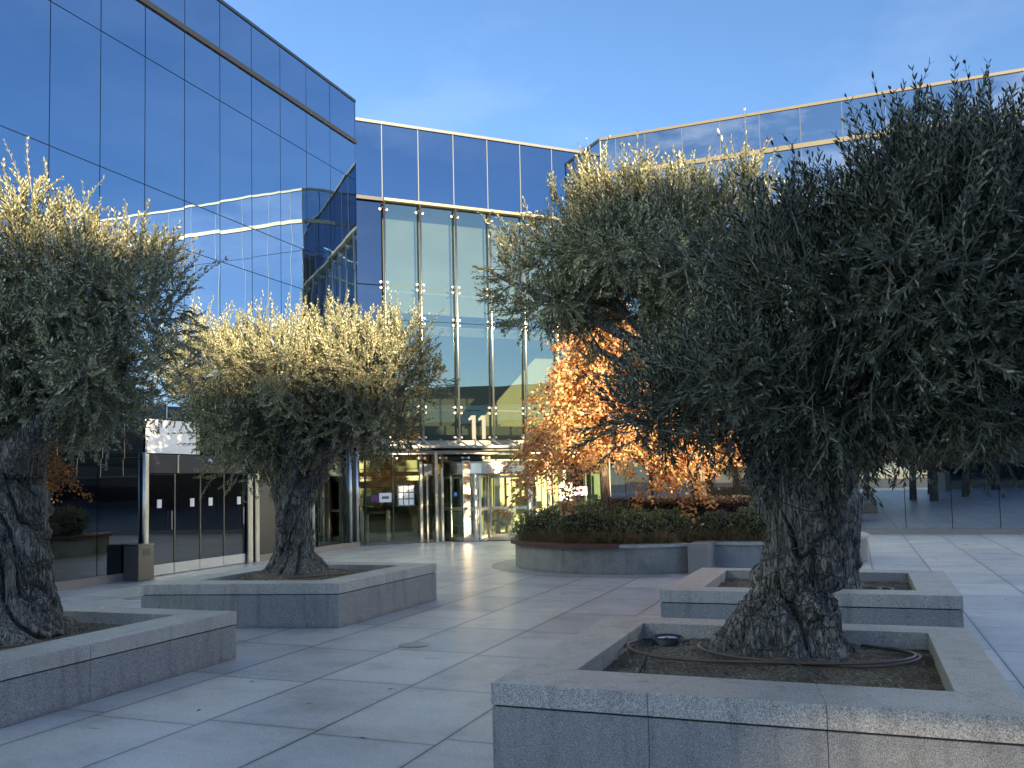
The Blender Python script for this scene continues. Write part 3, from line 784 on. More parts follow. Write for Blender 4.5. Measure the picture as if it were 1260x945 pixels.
def limbs(parent, start, ends, r0, rg, name='limb', mat=None):
    b = MB()
    for e in ends:
        a = Vector(start) + Vector((rg.uniform(-.1, .1), rg.uniform(-.1, .1), rg.uniform(-.15, .05))); e = Vector(e)
        pts = []; rs = []
        n = 12
        k1 = Vector((rg.uniform(-.2, .2), rg.uniform(-.2, .2), rg.uniform(.0, .15)))
        for i in range(n + 1):
            t = i / n
            p = a.lerp(e, t) + k1 * math.sin(PI * t) + Vector((mnoise.noise(e * 3 + Vector((t * 4, 0, 0))), mnoise.noise(e * 3 + Vector((0, t * 4, 5))), 0)) * .07
            pts.append(p); rs.append(r0 * (1 - .82 * t) * (1 + .12 * mnoise.noise(p * 9)))
        b.tube(pts, rs, 9)
        for _ in range(5):
            i = rg.randint(4, n - 1); p = pts[i]
            d = Vector((rg.uniform(-1, 1), rg.uniform(-1, 1), rg.uniform(-.2, 1))).normalized() * rg.uniform(.3, .75) * (.5 + (e - a).length * .35)
            b.tube([p, p + d * .5 + Vector((0, 0, .04)), p + d], [rs[i] * .55, rs[i] * .35, .006], 6)
    return b.build(name, mat or M_bark, parent, smooth=True)

def unit(a): return a / (np.linalg.norm(a, axis=-1, keepdims=True) + 1e-9)

def foliage(parent, lobes, nsh, seed, ll=.065, lw=.013, sl=.34, pairs=13, up=.75, inner=.3, holes=(), six=False, mat=None, spikes=(), out=.7):
    rg = np.random.default_rng(seed)
    lb = np.array(lobes, float)             # cx cy cz rx ry rz
    w = (lb[:, 3] * lb[:, 4] * lb[:, 5]) ** (2 / 3); w /= w.sum()
    ncl = int(20 * len(lb)); kc = rg.choice(len(lb), ncl, p=w); dc = unit(rg.normal(0, 1, (ncl, 3)))
    rc = rg.uniform(.72, 1.10, ncl); rad = rg.uniform(.16, .34, ncl) * np.clip(lb[kc, 3], .5, 1.3)
    pc = lb[kc, :3] + dc * lb[kc, 3:6] * rc[:, None]
    ic = rg.choice(ncl, nsh, p=rad ** 2 / (rad ** 2).sum()); k = kc[ic]
    dl = unit(rg.normal(0, 1, (nsh, 3))); p = pc[ic] + dl * (rad[ic] * rg.random(nsh) ** .4)[:, None]
    uni = rg.random(nsh) < .42
    d = unit(rg.normal(0, 1, (nsh, 3))); ru = inner + (.92 - inner) * rg.random(nsh) ** .6
    p = np.where(uni[:, None], lb[k, :3] + d * lb[k, 3:6] * ru[:, None], p)
    d = np.where(uni[:, None], d, unit(unit((p - lb[k, :3]) / lb[k, 3:6]) + .7 * dl))
    rr = np.where(uni, ru, .95)
    # drop shoots buried deep inside neighbouring lobes
    keep = np.ones(nsh, bool)
    for i in range(len(lb)):
        q = np.linalg.norm((p - lb[i, :3]) / lb[i, 3:6], axis=1)
        keep &= ~((q < .45) & (k != i) & (rg.random(nsh) < .75))
    for (hx, hy, hz, hr, hyr) in holes:
        q = ((p[:, 0] - hx) / hr) ** 2 + ((p[:, 2] - hz) / hr) ** 2 + ((p[:, 1] - hy) / hyr) ** 2
        keep &= q > 1
    p, d, rr = p[keep], d[keep], rr[keep]; n = len(p)
    g = d * out + np.array([0, 0, up]) * np.clip(.55 + d[:, 2:3] * 1.3, -.22, 1.2) + rg.normal(0, .36, (n, 3))
    g = unit(g)
    Ls = sl * rg.uniform(.55, 1.35, n) * np.where((d[:, 2] > .4) & (rr > .85) & (rg.random(n) < .2), 1.3, 1)
    if len(spikes):
        sp = np.array(spikes, float)
        p = np.r_[p, sp[:, :3]]; g = np.r_[g, unit(sp[:, 3:6])]; Ls = np.r_[Ls, sp[:, 6]]; n = len(p)
    bend = rg.normal(0, .16, (n, 3)); bend[:, 2] += .05
    T = (np.arange(pairs) + .6) / pairs
    cen = p[:, None] + (g * Ls[:, None])[:, None] * T[None, :, None] + (bend * Ls[:, None])[:, None] * (T ** 2)[None, :, None]
    gd = unit(g[:, None] + 2 * bend[:, None] * T[None, :, None])
    s0 = unit(np.cross(g, rg.normal(0, 1, (n, 3))))
    s1 = np.cross(g, s0)
    alt = (np.arange(pairs) % 2)[None, :, None]
    side = s0[:, None] * (1 - alt) + s1[:, None] * alt
    Vs = []; Fs = []; cnt = 0
    for sg in (1, -1):
        sv = side * sg
        ld = unit(gd * (.85 + .5 * T[None, :, None]) + sv * .75 + rg.normal(0, .22, cen.shape))
        wv = unit(np.cross(ld, sv - ld * np.sum(ld * sv, -1, keepdims=True) + 1e-6)) 
        nm = np.cross(ld, wv)
        Lf = ll * rg.uniform(.6, 1.25, cen.shape[:2] + (1,)) * (1 - .35 * T[None, :, None] ** 3)
        Wf = lw * rg.uniform(.75, 1.2, cen.shape[:2] + (1,))
        b0 = cen
        cv = nm * Lf * rg.uniform(-.12, .12, Lf.shape)
        if six:
            a1 = b0 + ld * Lf * .32 + wv * Wf * .46 + cv * .5; a2 = b0 + ld * Lf * .7 + wv * Wf * .42 + cv
            c1 = b0 + ld * Lf * .32 - wv * Wf * .46 + cv * .5; c2 = b0 + ld * Lf * .7 - wv * Wf * .42 + cv
            tp = b0 + ld * Lf + cv * .6
            q = np.stack([b0, a1, a2, tp, c2, c1], 2).reshape(-1, 3)
            m = len(q) // 6; ix = np.arange(m)[:, None] * 6 + cnt
            Fs.append(ix + np.array([0, 1, 2, 3])); Fs.append(ix + np.array([0, 3, 4, 5]))
        else:
            a1 = b0 + ld * Lf * .5 + wv * Wf * .55 + cv; c1 = b0 + ld * Lf * .5 - wv * Wf * .55 + cv; tp = b0 + ld * Lf
            q = np.stack([b0, a1, tp, c1], 2).reshape(-1, 3)
            m = len(q) // 4; ix = np.arange(m)[:, None] * 4 + cnt
            Fs.append(ix + np.array([0, 1, 2, 3]))
        Vs.append(q); cnt += len(q)
    o = np_mesh('crown', np.concatenate(Vs), Fs, mat or M_olive, parent)
    # stems
    r0 = .0035
    A = p - g * Ls[:, None] * .25; B = p + g * Ls[:, None] * .5 + bend * Ls[:, None] * .25; Cc = p + g * Ls[:, None] + bend * Ls[:, None]
    e1 = s0; e2 = s1
    ring = []
    for P_, r in ((A, r0 * 1.5), (B, r0), (Cc, r0 * .4)):
        for t in range(3):
            ring.append(P_ + (e1 * math.cos(t * 2.094) + e2 * math.sin(t * 2.094)) * r)
    V = np.stack(ring, 1).reshape(-1, 3)
    ix = np.arange(n)[:, None] * 9; F = []
    for j in range(2):
        for t in range(3): F.append(ix + np.array([j * 3 + t, j * 3 + (t + 1) % 3, (j + 1) * 3 + (t + 1) % 3, (j + 1) * 3 + t]))
    np_mesh('twigs', V, F, M_twig, parent)
    return o

rg = random.Random(3)
# --- nearest olive (front right)
t1 = thing('olive_tree', (-.5, 7.1, .45), 'largest and nearest olive tree, its thick gnarled trunk wrapped in string lights', 'tree', 'olive trees in stone planters')
R1 = [(-.58, 7.1, .40, .53, .50), (-.572, 7.1, .481, .47, .46), (-.551, 7.1, .610, .40, .40), (-.532, 7.1, .726, .345, .345), (-.487, 7.1, .899, .290, .29), (-.460, 7.1, 1.034, .258, .27), (-.412, 7.1, 1.218, .252, .27), (-.387, 7.1, 1.310, .250, .27), (-.365, 7.1, 1.433, .255, .27), (-.389, 7.1, 1.599, .300, .3), (-.403, 7.1, 1.711, .325, .32), (-.406, 7.1, 1.85, .345, .33), (-.395, 7.05, 2.0, .33, .32), (-.33, 6.95, 2.25, .30, .3)]
_, at1 = trunk_mesh(t1, R1, 5, 6, 1.5, .085, .06, 300, 300, .22)
lob1 = [(.40, 6.5, 2.98, .92, .95, .84), (1.02, 6.5, 3.02, .75, .9, .86), (-.26, 6.45, 2.98, .62, .8, .68), (-.74, 6.35, 2.45, .56, .6, .42), (-.2, 6.4, 2.38, .72, .75, .42), (.66, 6.5, 2.68, .72, .7, .34), (-1.22, 6.3, 2.28, .34, .34, .20), (1.5, 6.6, 3.0, .7, .8, .62)]
limbs(t1, (-.35, 6.95, 2.05), [(.5, 6.5, 3.6), (1.1, 6.4, 3.3), (-.4, 6.3, 3.5), (-.9, 6.3, 2.6), (.1, 5.9, 2.9), (.9, 6.9, 2.7), (1.6, 6.7, 3.0)], .13, rg)
spk1 = []
for (x, z, dx, l) in ((.50, 3.70, .05, .66), (.42, 3.6, -.05, .5), (.82, 3.72, .28, .6), (.9, 3.7, .1, .5), (.02, 3.5, -.15, .5), (-.08, 3.45, -.3, .45), (1.05, 3.6, .4, .45), (.2, 3.5, .15, .45), (-.35, 3.35, -.35, .45), (.62, 3.6, -.02, .5), (1.2, 3.7, .1, .5), (-.1, 3.5, .0, .5)):
    for q in range(7): spk1.append((x + rg.uniform(-.04, .04), 6.45 + rg.uniform(-.1, .1), z + rg.uniform(-.1, .05), dx + rg.uniform(-.12, .12), rg.uniform(-.15, .15), 1, l * rg.uniform(.5, .8)))
foliage(t1, lob1, 5600, 11, .074, .0140, .33, 13, .8, .3, (), True, M_olive_shade, spk1)

# --- second right olive (behind)
t4 = thing('olive_tree', (-.4, 11.2, .45), 'second olive tree behind the nearest one, its crown reaching left over the orange leaves', 'tree', 'olive trees in stone planters')
R4 = [(-.42, 11.2, .42, .42, .42), (-.42, 11.2, .62, .36, .36), (-.38, 11.2, .9, .33, .33), (-.36, 11.2, 1.3, .36, .33), (-.36, 11.2, 1.8, .38, .33), (-.5, 11.2, 2.3, .32, .3)]
trunk_mesh(t4, R4, 9, 7, .9, .015, .05, 120, 110, .3)
lob4 = [(-2.4, 11.0, 4.58, 1.12, 1.2, .74), (-3.3, 11.0, 4.70, .70, .8, .60), (-3.95, 11.0, 4.55, .52, .5, .40), (-1.6, 11.0, 4.35, .95, 1.2, .95), (-3.35, 11.0, 4.12, .70, .6, .20), (-1.85, 11.0, 3.25, .70, .9, .50), (-2.9, 11.0, 3.30, .42, .4, .14), (-1.55, 11, 3.4, .75, .9, .6)]
limbs(t4, (-.55, 11.2, 2.1), [(-2.3, 11, 4.6), (-3.4, 10.9, 4.7), (-1.6, 11, 4.8), (-3.2, 11, 3.6), (-1.3, 11, 4.6), (-4.4, 10.8, 4.6)], .14, rg)
spk4 = []
for (x, z, dx, l) in ((-2.35, 5.45, 0, .75), (-2.25, 5.4, .05, .7), (-2.85, 5.35, -.15, .6), (-3.5, 5.4, -.3, .6), (-1.6, 5.3, .2, .55), (-3.2, 5.45, .05, .55), (-4.3, 4.6, -1.2, .6), (-4.35, 4.4, -1.3, .5), (-4.1, 3.95, -1.8, .6), (-3.95, 4.1, -2.2, .6), (-2.0, 5.45, .2, .6), (-1.2, 5.4, .3, .6), (-4.1, 4.9, -.9, .5), (-3.8, 5.1, -.8, .55), (-3.7, 5.35, -1.3, .5)):
    for q in range(6): spk4.append((x + rg.uniform(-.08, .08), 10.9 + rg.uniform(-.2, .2), z + rg.uniform(-.15, .05), dx + rg.uniform(-.15, .15), rg.uniform(-.15, .15), 1 if abs(dx) < 1 else -.2 + rg.uniform(-.1, .4), l * rg.uniform(.5, .8)))
foliage(t4, lob4, 4800, 12, .078, .019, .36, 13, .8, .3, [(-2.62, 11, 3.98, .30, 3), (-2.9, 11, 3.62, .22, 3)], False, None, spk4)

# --- middle olive
t2 = thing('olive_tree', (-7.7, 11.1, .5), 'middle olive tree with a broad flat crown in front of the entrance and glass doors', 'tree', 'olive trees in stone planters')
R2 = [(-7.74, 11.1, .50, .46, .46), (-7.74, 11.1, .66, .37, .38), (-7.76, 11.1, .85, .26, .27), (-7.78, 11.1, 1.15, .235, .25), (-7.78, 11.1, 1.45, .245, .27), (-7.74, 11.1, 1.75, .30, .30), (-7.6, 11.1, 2.1, .38, .34), (-7.45, 11.1, 2.35, .36, .3)]
trunk_mesh(t2, R2, 14, 8, -.9, .06, .055, 150, 140, .35)
lob2 = [(-7.7, 11.1, 3.45, 1.5, 1.4, .70), (-9.2, 11.1, 3.62, .85, .9, .52), (-6.45, 11.1, 3.42, .95, 1.0, .58), (-8.2, 11.1, 2.80, 1.12, 1.1, .56), (-7.0, 11.1, 2.78, .95, 1.0, .52), (-8.65, 11.1, 2.12, .50, .6, .30), (-9.88, 11.1, 3.22, .60, .6, .42), (-5.72, 11.0, 3.25, .50, .6, .30), (-6.3, 10.9, 2.5, .42, .45, .26)]
limbs(t2, (-7.6, 11.1, 2.15), [(-6.4, 11.1, 3.3), (-7.6, 11, 3.7), (-9.3, 11.1, 3.5), (-8.4, 11, 2.8), (-6.2, 10.9, 2.6), (-8.0, 10.6, 3.4), (-5.8, 11, 3.2)], .15, rg)
spk2 = [(x + rg.uniform(-.1, .1), 11 + rg.uniform(-.4, .4), z, dx + rg.uniform(-.15, .15), rg.uniform(-.2, .2), 1, rg.uniform(.35, .6)) for (x, z, dx) in
        ((-8.2, 4.05, 0), (-8.1, 4.0, -.1), (-7.6, 4.1, .4), (-7.4, 4.0, .3), (-7.0, 4.0, .1), (-6.9, 3.95, .1), (-6.1, 3.85, .5), (-5.9, 3.7, .7), (-9.4, 4.0, -.1), (-9.0, 4.0, .1), (-5.6, 3.5, .9), (-7.1, 4.05, -.1), (-6.5, 3.9, .3), (-8.7, 4.0, .1)) for _ in range(2)]
foliage(t2, lob2, 5200, 13, .070, .019, .30, 13, .75, .3, (), False, None, spk2)

# --- left olive
t3 = thing('olive_tree', (-7.75, 6.4, .4), 'leftmost olive tree cut off by the picture edge, pale sunlit top above a dark trunk', 'tree', 'olive trees in stone planters')
R3 = [(-7.88, 6.4, .36, .60, .55), (-7.90, 6.4, .55, .50, .48), (-7.94, 6.4, .8, .40, .42), (-7.92, 6.4, 1.1, .38, .4), (-7.88, 6.4, 1.4, .38, .38), (-7.88, 6.4, 1.7, .36, .36), (-7.9, 6.4, 2.0, .31, .33), (-7.8, 6.4, 2.3, .34, .3)]
trunk_mesh(t3, R3, 21, 8, 1.3, .07, .06, 190, 170, .35)
lob3 = [(-7.31, 6.4, 3.85, .88, .9, .62), (-6.45, 6.4, 3.58, .72, .75, .46), (-7.63, 6.4, 3.2, 1.05, 1.1, .60), (-6.35, 6.4, 3.05, .56, .7, .42), (-7.2, 6.3, 2.75, .80, .7, .36), (-8.7, 6.4, 3.6, 1.0, 1.0, .8), (-5.9, 6.3, 3.5, .38, .35, .2), (-6.45, 6.1, 2.75, .32, .4, .22)]
limbs(t3, (-7.7, 6.4, 2.1), [(-7.2, 6.3, 3.6), (-6.3, 6.3, 3.4), (-8.6, 6.4, 3.5), (-6.5, 6.2, 2.9), (-7.8, 6.6, 3.8)], .15, rg)
spk3 = [(x + rg.uniform(-.06, .06), 6.4 + rg.uniform(-.2, .2), z, dx + rg.uniform(-.12, .12), rg.uniform(-.2, .2), 1, rg.uniform(.35, .55)) for (x, z, dx) in
        ((-7.42, 4.3, 0), (-7.35, 4.3, .05), (-6.9, 4.2, .1), (-6.95, 4.25, 0), (-6.35, 3.95, 0), (-6.1, 3.9, .3), (-6.0, 3.75, .5), (-7.9, 4.1, -.2), (-8.1, 4.1, -.1), (-5.65, 3.6, 1.2), (-7.05, 4.3, -.15), (-6.7, 4.0, .1)) for _ in range(2)]
foliage(t3, lob3, 5200, 14, .064, .017, .26, 13, .8, .3, (), False, None, spk3)

# ---------------------------------------------------------------- string lights on the nearest trunk
sl_ = thing('string_lights', (-.5, 7.1, .6), 'dark cable of tiny string lights wound round the nearest olive trunk', 'string lights')
def helix(z0, z1, turns, ph, wob, n=220, end=None):
    pts = []
    for i in range(n + 1):
        u = i / n; t = (ph + 2 * PI * turns * u) % (2 * PI)
        z = z0 + (z1 - z0) * u + wob * math.sin(3 * t + ph) * (1 if 0 < i < n else 1)
        z = max(.5, min(2.1, z)); pts.append((t, z))
    return pts
cb = MB(); M_bulb = plain('bulb_grey', (.25, .25, .24), .4)
for (z0, z1, tr, ph, wb) in ((.72, 1.30, 4.2, .3, .05), (1.28, 2.0, 3.2, 2.2, .07), (.60, .95, 1.6, 4.0, .06)):
    pts = []
    for k, (t, z) in enumerate(helix(z0, z1, tr, ph, wb)):
        p = at1(t, z, .012); pts.append(p)
        if k % 8 == 3:
            d = Vector((p.x + .45, p.y - 7.1, 0)).normalized()
            side = Vector((-d.y, d.x, 0)); sg = 1 if (k // 5) % 2 else -1
            q = p + d * .02 + Vector((0, 0, .035 * sg)) + side * .018 * R_.uniform(-1, 1)
            MB().tube([p, q], [.0032, .0042], 5).build('bulb', M_bulb, sl_)
    sm = [sum((pts[max(0, min(len(pts) - 1, i + k))] for k in (-2, -1, 0, 1, 2)), Vector()) / 5 for i in range(len(pts))]
    sm = [Vector((p.x, p.y, p.z)) + Vector((p.x + .45, p.y - 7.1, 0)).normalized() * .012 for p in sm]
    cb.tube(sm, .0042, 6)
cb.tube([at1(3.9, .82, .02), (-.72, 6.62, .66), (-.45, 6.42, .53), (-.22, 6.22, .47)], .006, 6)
cb.build('cable', M_cable, sl_, smooth=True)

# ---------------------------------------------------------------- irrigation hoses
def loop(cx, cy, rx, ry, a0, a1, z, wob=.02, n=60):
    return [(cx + (rx + wob * math.sin(3 * t + 1)) * math.cos(t), cy + (ry + wob * math.cos(2 * t)) * math.sin(t), z + .012 * math.sin(2.3 * t)) for t in [a0 + (a1 - a0) * i / n for i in range(n + 1)]]
def on_soil(pts, mound, base):
    return [(x, y, base + mound[3] * math.exp(-((x - mound[0]) ** 2 + (y - mound[1]) ** 2) / mound[2] ** 2) + (z - .475)) for x, y, z in pts]
MD1 = (-.55, 6.95, .62, .09)
h1 = thing('irrigation_hose', (-.5, 6.5, .46), 'brown irrigation hose looped round the nearest olive trunk on the soil', 'hose')
MB().tube(on_soil(loop(-.42, 6.98, .78, .52, PI * .95, PI * 2.32, .475), MD1, .475), .0125, 8).build('hose_loop', M_hose, h1, smooth=True)
MB().tube(on_soil(loop(-.72, 6.95, 1.04, .56, PI * .90, PI * 2.18, .489, .03), MD1, .475), .0125, 8).build('hose_loop', M_hose, h1, smooth=True)
MB().tube([(-1.42, 6.2, .57), (-1.43, 6.17, .44)], .008, 6).tube([(-1.42, 6.19, .535), (-1.45, 6.05, .45)], .007, 6).build('hose_peg', M_black, h1)
h2 = thing('irrigation_hose', (-.1, 10.9, .46), 'brown irrigation hose loop on the soil of the planter behind', 'hose')
MB().tube(loop(-.35, 10.95, .68, .42, PI * 1.0, PI * 2.4, .485), .014, 8).tube(loop(-.42, 10.9, .62, .36, PI * 1.1, PI * 2.3, .495), .014, 8).build('hose_loop', M_hose, h2, smooth=True)
h3 = thing('irrigation_hose', (-7.0, 5.9, .4), 'short pale end of hose lying on the leftmost planter soil', 'hose')
MB().tube([(-7.35, 5.95, .40), (-7.2, 6.05, .405), (-7.02, 6.22, .41), (-6.93, 6.4, .41)], .012, 8).build('hose_end', M_hose, h3, smooth=True)
h4 = thing('irrigation_hose', (-7.6, 10.8, .5), 'thin hose round the middle olive trunk on the brown soil mound', 'hose')
MB().tube([(x, y, z + .11 * math.exp(-((x + 7.7) ** 2 + (y - 11.1) ** 2) / .56)) for x, y, z in loop(-7.7, 11.05, .72, .62, PI * .9, PI * 2.1, .49, .03)], .012, 8).build('hose_loop', M_hose, h4, smooth=True)
ul = thing('uplight', (-1.55, 7.36, .45), 'round in-ground uplight with a glass lens in the back corner of the nearest planter', 'uplight')
MB().lathe([(.13, -.02), (.135, .05), (.12, .065), (.105, .06), (.105, .045)], (-1.5, 7.36, .44), 32).build('ring', M_black, ul, smooth=True)
MB().lathe([(.104, .045), (.07, .058), (.001, .064)], (-1.5, 7.36, .44), 32).build('lens', plain('uplight_lens', (.35, .42, .5), .08, .2), ul, smooth=True)
for k in range(3):
    a = .6 + k * 2.1; MB().box(-.012, .012, -.008, .008, 0, .012, M=lambda x, y, z: (-1.5 + .085 * math.cos(a) + x, 7.36 + .085 * math.sin(a) + y, .495 + z)).build('clip', M_black, ul)
sp_ = MB(); sp_.tube([(-1.67, 5.74, .44), (-1.675, 5.745, .50), (-1.67, 5.742, .53)], [.006, .006, .004], 6)
tag(sp_.build('irrigation_spike', M_white, origin=(-1.67, 5.74, .44)), 'tiny white irrigation spike upright in the left of the nearest planter soil', 'spike')

# paving covers
def cover(x, y, r, label):
    c = thing('paving_cover', (x, y, .008), label, 'cover', 'round covers set in the paving')
    MB().lathe([(r, .001), (r * .97, .006), (.001, .007)], (x, y, .008), 32).build('lid', plain('pale_cover', (.42, .40, .36), .35, .2), c, smooth=True)
    MB().lathe([(r * 1.06, .001), (r * 1.06, .004), (r, .005)], (x, y, .006), 32).build('ring', M_steel_dk, c)
cover(-4.68, 8.95, .16, 'round pale cover set in the paving near the centre of the plaza')
cover(-11.25, 11.75, .26, 'round pale cover set in the paving before the litter bin')

# ---------------------------------------------------------------- round shrub bed
rb = thing('round_planter', (-4.65, 18.85, 0), 'round weathered concrete bed wall with a dark wooden seat, full of shrubs', 'planter')
c0 = (-4.65, 18.85, 0)
b = MB(); A0, A1 = math.radians(-318), math.radians(-47)
NB = 12
for k in range(NB):
    a0 = A0 + (A1 - A0) * k / NB; a1 = A0 + (A1 - A0) * (k + 1) / NB - .0012
    m = MB(); m.lathe([(2.05, .50), (2.05, .01), (2.42, .01), (2.42, .50), (2.05, .50)], c0, 8, a0, a1)
    m.build('wall_segment', M_conc, rb)
MB().lathe([(2.0, .505), (2.46, .505), (2.46, .565), (2.0, .565), (2.0, .505)], c0, 12, math.radians(-80), math.radians(-47)).build('coping', M_cap, rb, bevel=.008)
sw = MB().lathe([(1.96, .505), (2.52, .505), (2.52, .585), (1.96, .585), (1.96, .505)], c0, 60, math.radians(-235), math.radians(-80)).build('bench_seat', M_wood, rb)
MB().lathe([(.01, .50), (2.1, .50)], c0, 32).build('soil', M_soil, rb)
MB().lathe([(2.42, .0095), (2.95, .0095)], c0, 64, math.radians(-330), math.radians(-60)).build('paving_ring', granite('ring_granite', (.47, .47, .475), stain=.1), rb)
rb2 = thing('low_wall_bed', (-2.35, 20.2, 0), 'pale stone bed wall with a rounded end, partly hidden by the olive trunks', 'planter')
c2 = (-2.35, 20.2, 0)
for k in range(8):
    a0 = math.radians(-112) + math.radians(200) * k / 8; a1 = a0 + math.radians(200) / 8 - .0012
    MB().lathe([(2.2, .48), (2.2, .01), (2.53, .01), (2.53, .48), (2.2, .48)], c2, 6, a0, a1).build('wall_segment', M_body, rb2)
MB().lathe([(2.15, .485), (2.57, .485), (2.57, .55), (2.15, .55), (2.15, .485)], c2, 60, math.radians(-112), math.radians(88)).build('coping', M_cap, rb2, bevel=.008)
MB().lathe([(.01, .47), (2.3, .47)], c2, 32).build('soil', M_soil, rb2)
MB().box(-2.98, -2.60, 16.72, 17.75, .008, .575).build('end_block', plain('stone_block', (.25, .24, .225), .6, 0, .1, 6, .3), rb2, bevel=.006)

def leafy(parent_or_none, name, lobes, n, seed, ll, lw, mat, label=None, cat=None, group=None, shell=.75, origin=None, up=.3, stem=None):
    rg = np.random.default_rng(seed); lb = np.array(lobes, float)
    w = (lb[:, 3] * lb[:, 4] * lb[:, 5]) ** (2 / 3); w /= w.sum(); k = rg.choice(len(lb), n, p=w)
    d = unit(rg.normal(0, 1, (n, 3)))
    r = shell + (1.04 - shell) * rg.random(n)
    r *= 1 + .10 * np.sin(d[:, 0] * 7 + seed + k) * np.sin(d[:, 1] * 8 + k) + .07 * np.sin(d[:, 2] * 15 + k * 2 + d[:, 0] * 11)
    p = lb[k, :3] + d * lb[k, 3:6] * r[:, None]
    ld = unit(d * .5 + rg.normal(0, .8, (n, 3)) + np.array([0, 0, up])); wv = unit(np.cross(ld, rg.normal(0, 1, (n, 3))))
    Lf = ll * rg.uniform(.6, 1.3, (n, 1)); Wf = lw * rg.uniform(.7, 1.2, (n, 1))
    q = np.stack([p, p + ld * Lf * .5 + wv * Wf, p + ld * Lf, p + ld * Lf * .5 - wv * Wf], 1).reshape(-1, 3)
    f = np.arange(n * 4).reshape(-1, 4)
    if parent_or_none is not None: return np_mesh(name, q, [f], mat, parent_or_none)
    root = thing(name, origin or (lb[0, 0], lb[0, 1], .5), label, cat, group)
    np_mesh('leaves', q, [f], mat, root)
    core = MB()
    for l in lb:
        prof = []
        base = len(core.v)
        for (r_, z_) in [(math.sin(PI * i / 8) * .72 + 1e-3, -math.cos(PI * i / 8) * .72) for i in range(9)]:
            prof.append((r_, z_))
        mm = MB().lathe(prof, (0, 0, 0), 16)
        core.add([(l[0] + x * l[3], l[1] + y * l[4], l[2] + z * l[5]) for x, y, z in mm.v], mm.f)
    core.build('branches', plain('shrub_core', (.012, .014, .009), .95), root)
    return root
shr = [
 ('shrub', [(-6.2, 18.0, .78, .72, .6, .42), (-6.0, 18.7, .9, .6, .6, .38)], 9000, M_shrub, 'dark rounded shrub at the left end of the round bed'),
 ('shrub', [(-5.2, 17.55, .85, .75, .6, .42), (-4.9, 18.2, .92, .7, .6, .36)], 10000, M_shrub, 'dark green shrub below the nearer orange tree trunk'),
 ('shrub', [(-4.1, 17.6, .78, .62, .6, .40), (-3.7, 18.2, .84, .6, .6, .32)], 9000, M_shrub2, 'brighter green rounded shrub in the middle of the round bed'),
 ('shrub', [(-1.6, 18.6, .85, .8, .6, .46), (-.9, 19.0, .75, .6, .6, .38)], 9000, M_shrub2, 'green shrub at the right of the bed beside the nearest olive trunk'),
 ('shrub', [(-2.6, 18.4, .74, .55, .4, .36)], 6000, M_shrub, 'low dark shrub between the bronze hedge and the stone block'),
 ('shrub', [(-5.5, 19.7, 1.0, .8, .6, .36), (-6.1, 19.3, .9, .5, .5, .4)], 7000, M_shrub, 'dark shrub at the back of the round bed before the revolving door')]
for i, (nm, lb, n, mt, la) in enumerate(shr):
    leafy(None, nm, lb, n, 40 + i, .055, .018, mt, la, 'shrub', 'shrubs in the round bed', .72)
# clipped bronze hedge
def hedge(name, x0, x1, y0, y1, z0, z1, n, mat, label, seed):
    rg = np.random.default_rng(seed); root = thing(name, ((x0 + x1) / 2, (y0 + y1) / 2, z0), label, 'hedge')
    a = rg.random((n, 3)); f = rg.integers(0, 5, n)
    a[f == 0, 1] *= .12; a[f == 1, 1] = 1 - a[f == 1, 1] * .12; a[f == 2, 0] *= .04; a[f == 3, 0] = 1 - a[f == 3, 0] * .04; a[f == 4, 2] = 1 - a[f == 4, 2] * .1
    p = np.c_[x0 + (x1 - x0) * a[:, 0], y0 + (y1 - y0) * a[:, 1], z0 + (z1 - z0) * a[:, 2]]
    p += .03 * np.c_[np.sin(p[:, 0] * 5), np.sin(p[:, 2] * 9 + p[:, 0] * 7), np.sin(p[:, 0] * 4 + p[:, 1] * 6)]
    ld = unit(rg.normal(0, .7, (n, 3)) + np.array([0, -.2, .4])); wv = unit(np.cross(ld, rg.normal(0, 1, (n, 3))))
    Lf = .05 * rg.uniform(.6, 1.3, (n, 1)); Wf = .015
    q = np.stack([p, p + ld * Lf * .5 + wv * Wf, p + ld * Lf, p + ld * Lf * .5 - wv * Wf], 1).reshape(-1, 3)
    np_mesh('leaves', q, [np.arange(n * 4).reshape(-1, 4)], mat, root)
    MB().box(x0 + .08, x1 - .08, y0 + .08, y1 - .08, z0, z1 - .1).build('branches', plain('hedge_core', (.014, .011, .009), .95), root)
hedge('clipped_hedge', -5.3, -1.4, 19.1, 20.0, .5, 1.36, 30000, M_hedge, 'clipped bronze-brown hedge running behind the shrubs of the bed', 61)
